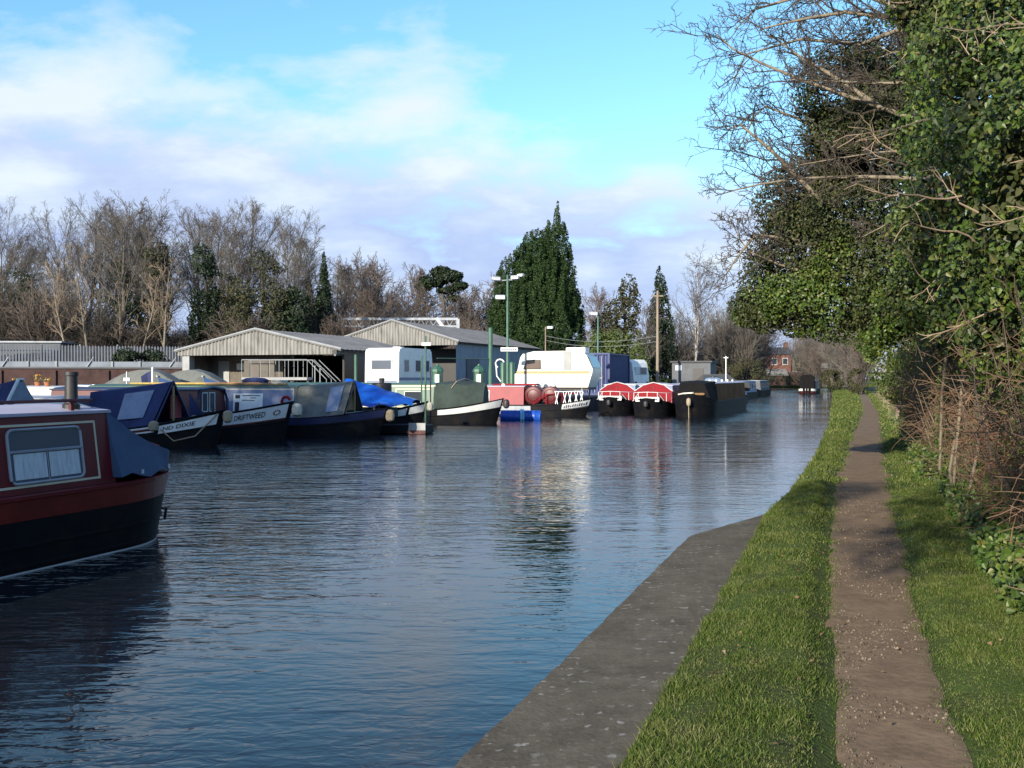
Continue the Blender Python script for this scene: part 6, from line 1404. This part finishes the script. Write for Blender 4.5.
# D: the hedge
def hedge(lab, s0, s1, nst, seed, tl, hl, nleaf, leafsz, twigm, stemm='bark'):
    g = np.random.default_rng(seed); t = thing('hedge',lab,'hedge',(0,0,0),0,'hedge beside the towpath')
    s_ = s0+(s1-s0)*g.random(nst); w_ = tl[0]+(tl[1]-tl[0])*g.random(nst)**1.6; base = np.stack([UX*s_+UY*w_,UY*s_-UX*w_,0*s_+.02],-1)
    d = np.stack([g.normal(0,.16,nst),g.normal(0,.16,nst),np.ones(nst)],-1); L0 = hl[0]+(hl[1]-hl[0])*g.random(nst)
    r_ = .006+.02*g.random(nst)**2.5; lv0 = poly_level(g,base,d,L0,r_,np.full(nst,.005),8,.10,.05)
    S,D_,ln,ra = spawn(g,*lv0,7,.05,1,(35,85),.26,.6,.3); lv1 = poly_level(g,S,D_,np.clip(ln,.15,.9),np.maximum(ra*.7,.0045),np.full(len(S),.003),5,.2,.0)
    S,D_,ln,ra = spawn(g,*lv1,4,.1,1,(35,80),.5,.6,.3); lv2 = poly_level(g,S,D_,np.clip(ln,.08,.4),np.maximum(ra*.7,.004),np.full(len(S),.003),3,.2,-.02)
    w = tubes_np(*lv0,5); link('stems',mesh_np('stems',w[0],[w[1]]),stemm,t,True)
    c = joinv([tubes_np(*lv1,3),tubes_np(*lv2,3)]); link('twigs',mesh_np('twigs',c[0],[c[1]]),twigm,t)
    for nm,m,n_,tlo,thi,zlo,zhi,szm,gate in (('ivy_leaves','ivy_sun_tint' if s0 > 30 else 'ivy',nleaf,tl[0]-.10,tl[0]+.5,.1,2.6,1.0,-.16),('dead_leaves','dead_leaf',nleaf//3,tl[0],tl[0]+1.0,.05,2.4,.6,-.1),('dark_leaves','ivy_dark',int(nleaf*.8),tl[0]+.9,tl[0]+3.0,.05,4.2,1.6,-.6)):  # far leaves carry sunlight in their colour, inner dark leaves carry shade
        ss_ = s0+(s1-s0)*g.random(n_); ww = tlo+(thi-tlo)*g.random(n_)**1.3; zz = zlo+(zhi-zlo)*g.random(n_)
        if nm == 'ivy_leaves': zz = np.where(g.random(n_)<.25, .03+.35*g.random(n_)**2, zz); ww = np.where(zz<.4, ww-.35*g.random(n_), ww)
        P = np.stack([UX*ss_+UY*ww,UY*ss_-UX*ww,zz],-1); k = n3(P,1.1 if nm!='dead_leaves' else 1.7,seed) > gate; P = P[k]
        v,f = leaves_np(P,np.array([-.8,-.5,.35])+g.normal(0,.5,P.shape),leafsz*szm*(.7+.6*g.random(len(P))),g,'ivy',.8,.28,.5); link(nm,mesh_np(nm,v,[f]),m,t)
    return t
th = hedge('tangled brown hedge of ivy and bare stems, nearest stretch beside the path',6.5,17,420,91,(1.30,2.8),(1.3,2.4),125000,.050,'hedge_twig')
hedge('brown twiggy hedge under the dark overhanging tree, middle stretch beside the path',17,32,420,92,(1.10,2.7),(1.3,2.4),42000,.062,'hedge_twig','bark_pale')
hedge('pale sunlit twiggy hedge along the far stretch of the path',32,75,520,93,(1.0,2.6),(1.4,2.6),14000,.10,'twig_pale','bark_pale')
# reddish bramble arcs and pale stems in the near hedge
g = np.random.default_rng(94); n = 110; s_ = 9.0+2.6*g.random(n); w_ = 1.2+.5*g.random(n); P0 = np.stack([UX*s_+UY*w_,UY*s_-UX*w_,.35+1.15*g.random(n)],-1)
D0 = np.array([-.5,-.3,.15])+g.normal(0,.5,(n,3)); lv = poly_level(g,P0,D0,.35+.6*g.random(n),np.full(n,.006),np.full(n,.003),8,.14,-.12)
S,D_,ln,ra = spawn(g,*lv,4,.2,1,(30,70),.4,.7); l2 = poly_level(g,S,D_,ln,np.maximum(ra*.7,.003),np.full(len(S),.0025),4,.2,-.05)
c = joinv([tubes_np(*lv,4),tubes_np(*l2,3)]); link('bramble_arcs',mesh_np('bramble_arcs',c[0],[c[1]]),'bramble',th)
mb = MB()
for pts in ([(966,330,11.8),(961,400,11.9),(956,455,12),(953,498,12)],[(985,408,11.2),(978,450,11.3),(970,490,11.3)],[(948,335,13),(942,395,13.2),(940,470,13.3)],[(955,440,12),(950,470,12),(955,505,12)]): mb.tube([at(*p) for p in pts],.018,6)
mb.build('pale_stems','bark_pale',th,True)
# weeds at the hedge foot
g = np.random.default_rng(95)
for i,(s0,t0,r_) in enumerate(((9.2,1.02,.22),(10.4,1.05,.16),(12.6,.98,.16))):
    x,y,_ = st(s0,t0); t = thing('weed_clump','fresh green weed clump at the foot of the near hedge','weed',(x,y,.06),0,'weed clumps at the hedge foot')
    P,nr = blob_points(g,[(0,0,.05,r_,r_,.10)],420,.2); P[:,2]=np.abs(P[:,2]); v,f = leaves_np(P,nr*.4+np.array([0,0,1.0])+g.normal(0,.3,P.shape),.03+.03*g.random(len(P)),g,'leaf',.6); link('leaves',mesh_np('leaves',v,[f]),'weed',t)
    lv = poly_level(g,np.zeros((14,3)),g.normal(0,.6,(14,3))+np.array([0,0,.8]),.12+.1*g.random(14),np.full(14,.004),np.full(14,.002),4,.1,.0); w = tubes_np(*lv,3); link('stalks',mesh_np('stalks',w[0],[w[1]]),'weed',t)
# unseen trees added to throw shade on the moored boats and the path
GS = 'unseen trees added on the near left bank for shade'
for i,(x,y,H,r_) in enumerate(((-16.8,16.4,6.6,2.5),(-19.8,12.3,9.4,3.0),(-23.4,9.4,11.8,3.2),(-26.5,5.0,16.0,3.6),(-14.4,19.1,5.0,2.0))):
    leafy('added_bank_tree','unseen dense evergreen on the near left bank, added to shade the moored boats','tree',(x,y,.2),[(0,0,H*.45,r_,r_,H*.45),(-r_*.4,0,H*.7,r_*.6,r_*.6,H*.3),(r_*.4,.3,H*.65,r_*.6,r_*.6,H*.32)],5000,(.25,.5),'fir_dark',GS,(.2,H*.6),.1,.8,lo=.3,seed=400+i)

leafy('overhanging_tree','unseen ivy-hung tree behind the viewpoint, leaning over the towpath, added to shade the path','tree',(*st(-9,1.5)[:2],0),[(*[a-b for a,b in zip(st(s_,t_)[:2],st(-9,1.5)[:2])],z_,r_,r_,r_*.8) for s_,t_,z_,r_ in ((-7,-3.0,6.4,1.2),(-6,-4.2,7.0,1.1),(-6,-5.0,7.4,.9),(-8,-1.8,7.2,1.2),(-7,-3.6,9.6,1.0),(-6,-.8,6.2,1.1),(-8,-.4,9.5,1.5),(-8,.8,7,1.5))],15000,(.09,.16),'ivy_dark','unseen trees added behind the viewpoint for shade',(.25,7),.60,.9,lo=.25,seed=500)  # unseen crown added, its clumps placed to band the path with shade
for i,(s_,t_) in enumerate(((-36,-6.5),(-46,-8))):  # unseen bare trees added for dappled shade
    s0_,z0_ = protos[i]; c = again(s0_, st(s_,3.5 if i else 2.8,.2), 15/z0_, i*1.1, 'unseen tall bare tree beside the towpath, added behind the viewpoint for its shade', 15/z0_); c['group'] = 'unseen trees added behind the viewpoint for shade'
import sys
for o in COL.objects:
    if o.get('label') and not 4 <= len(o['label'].split()) <= 16: print('LONG', o.name, o['label'], file=sys.stderr)
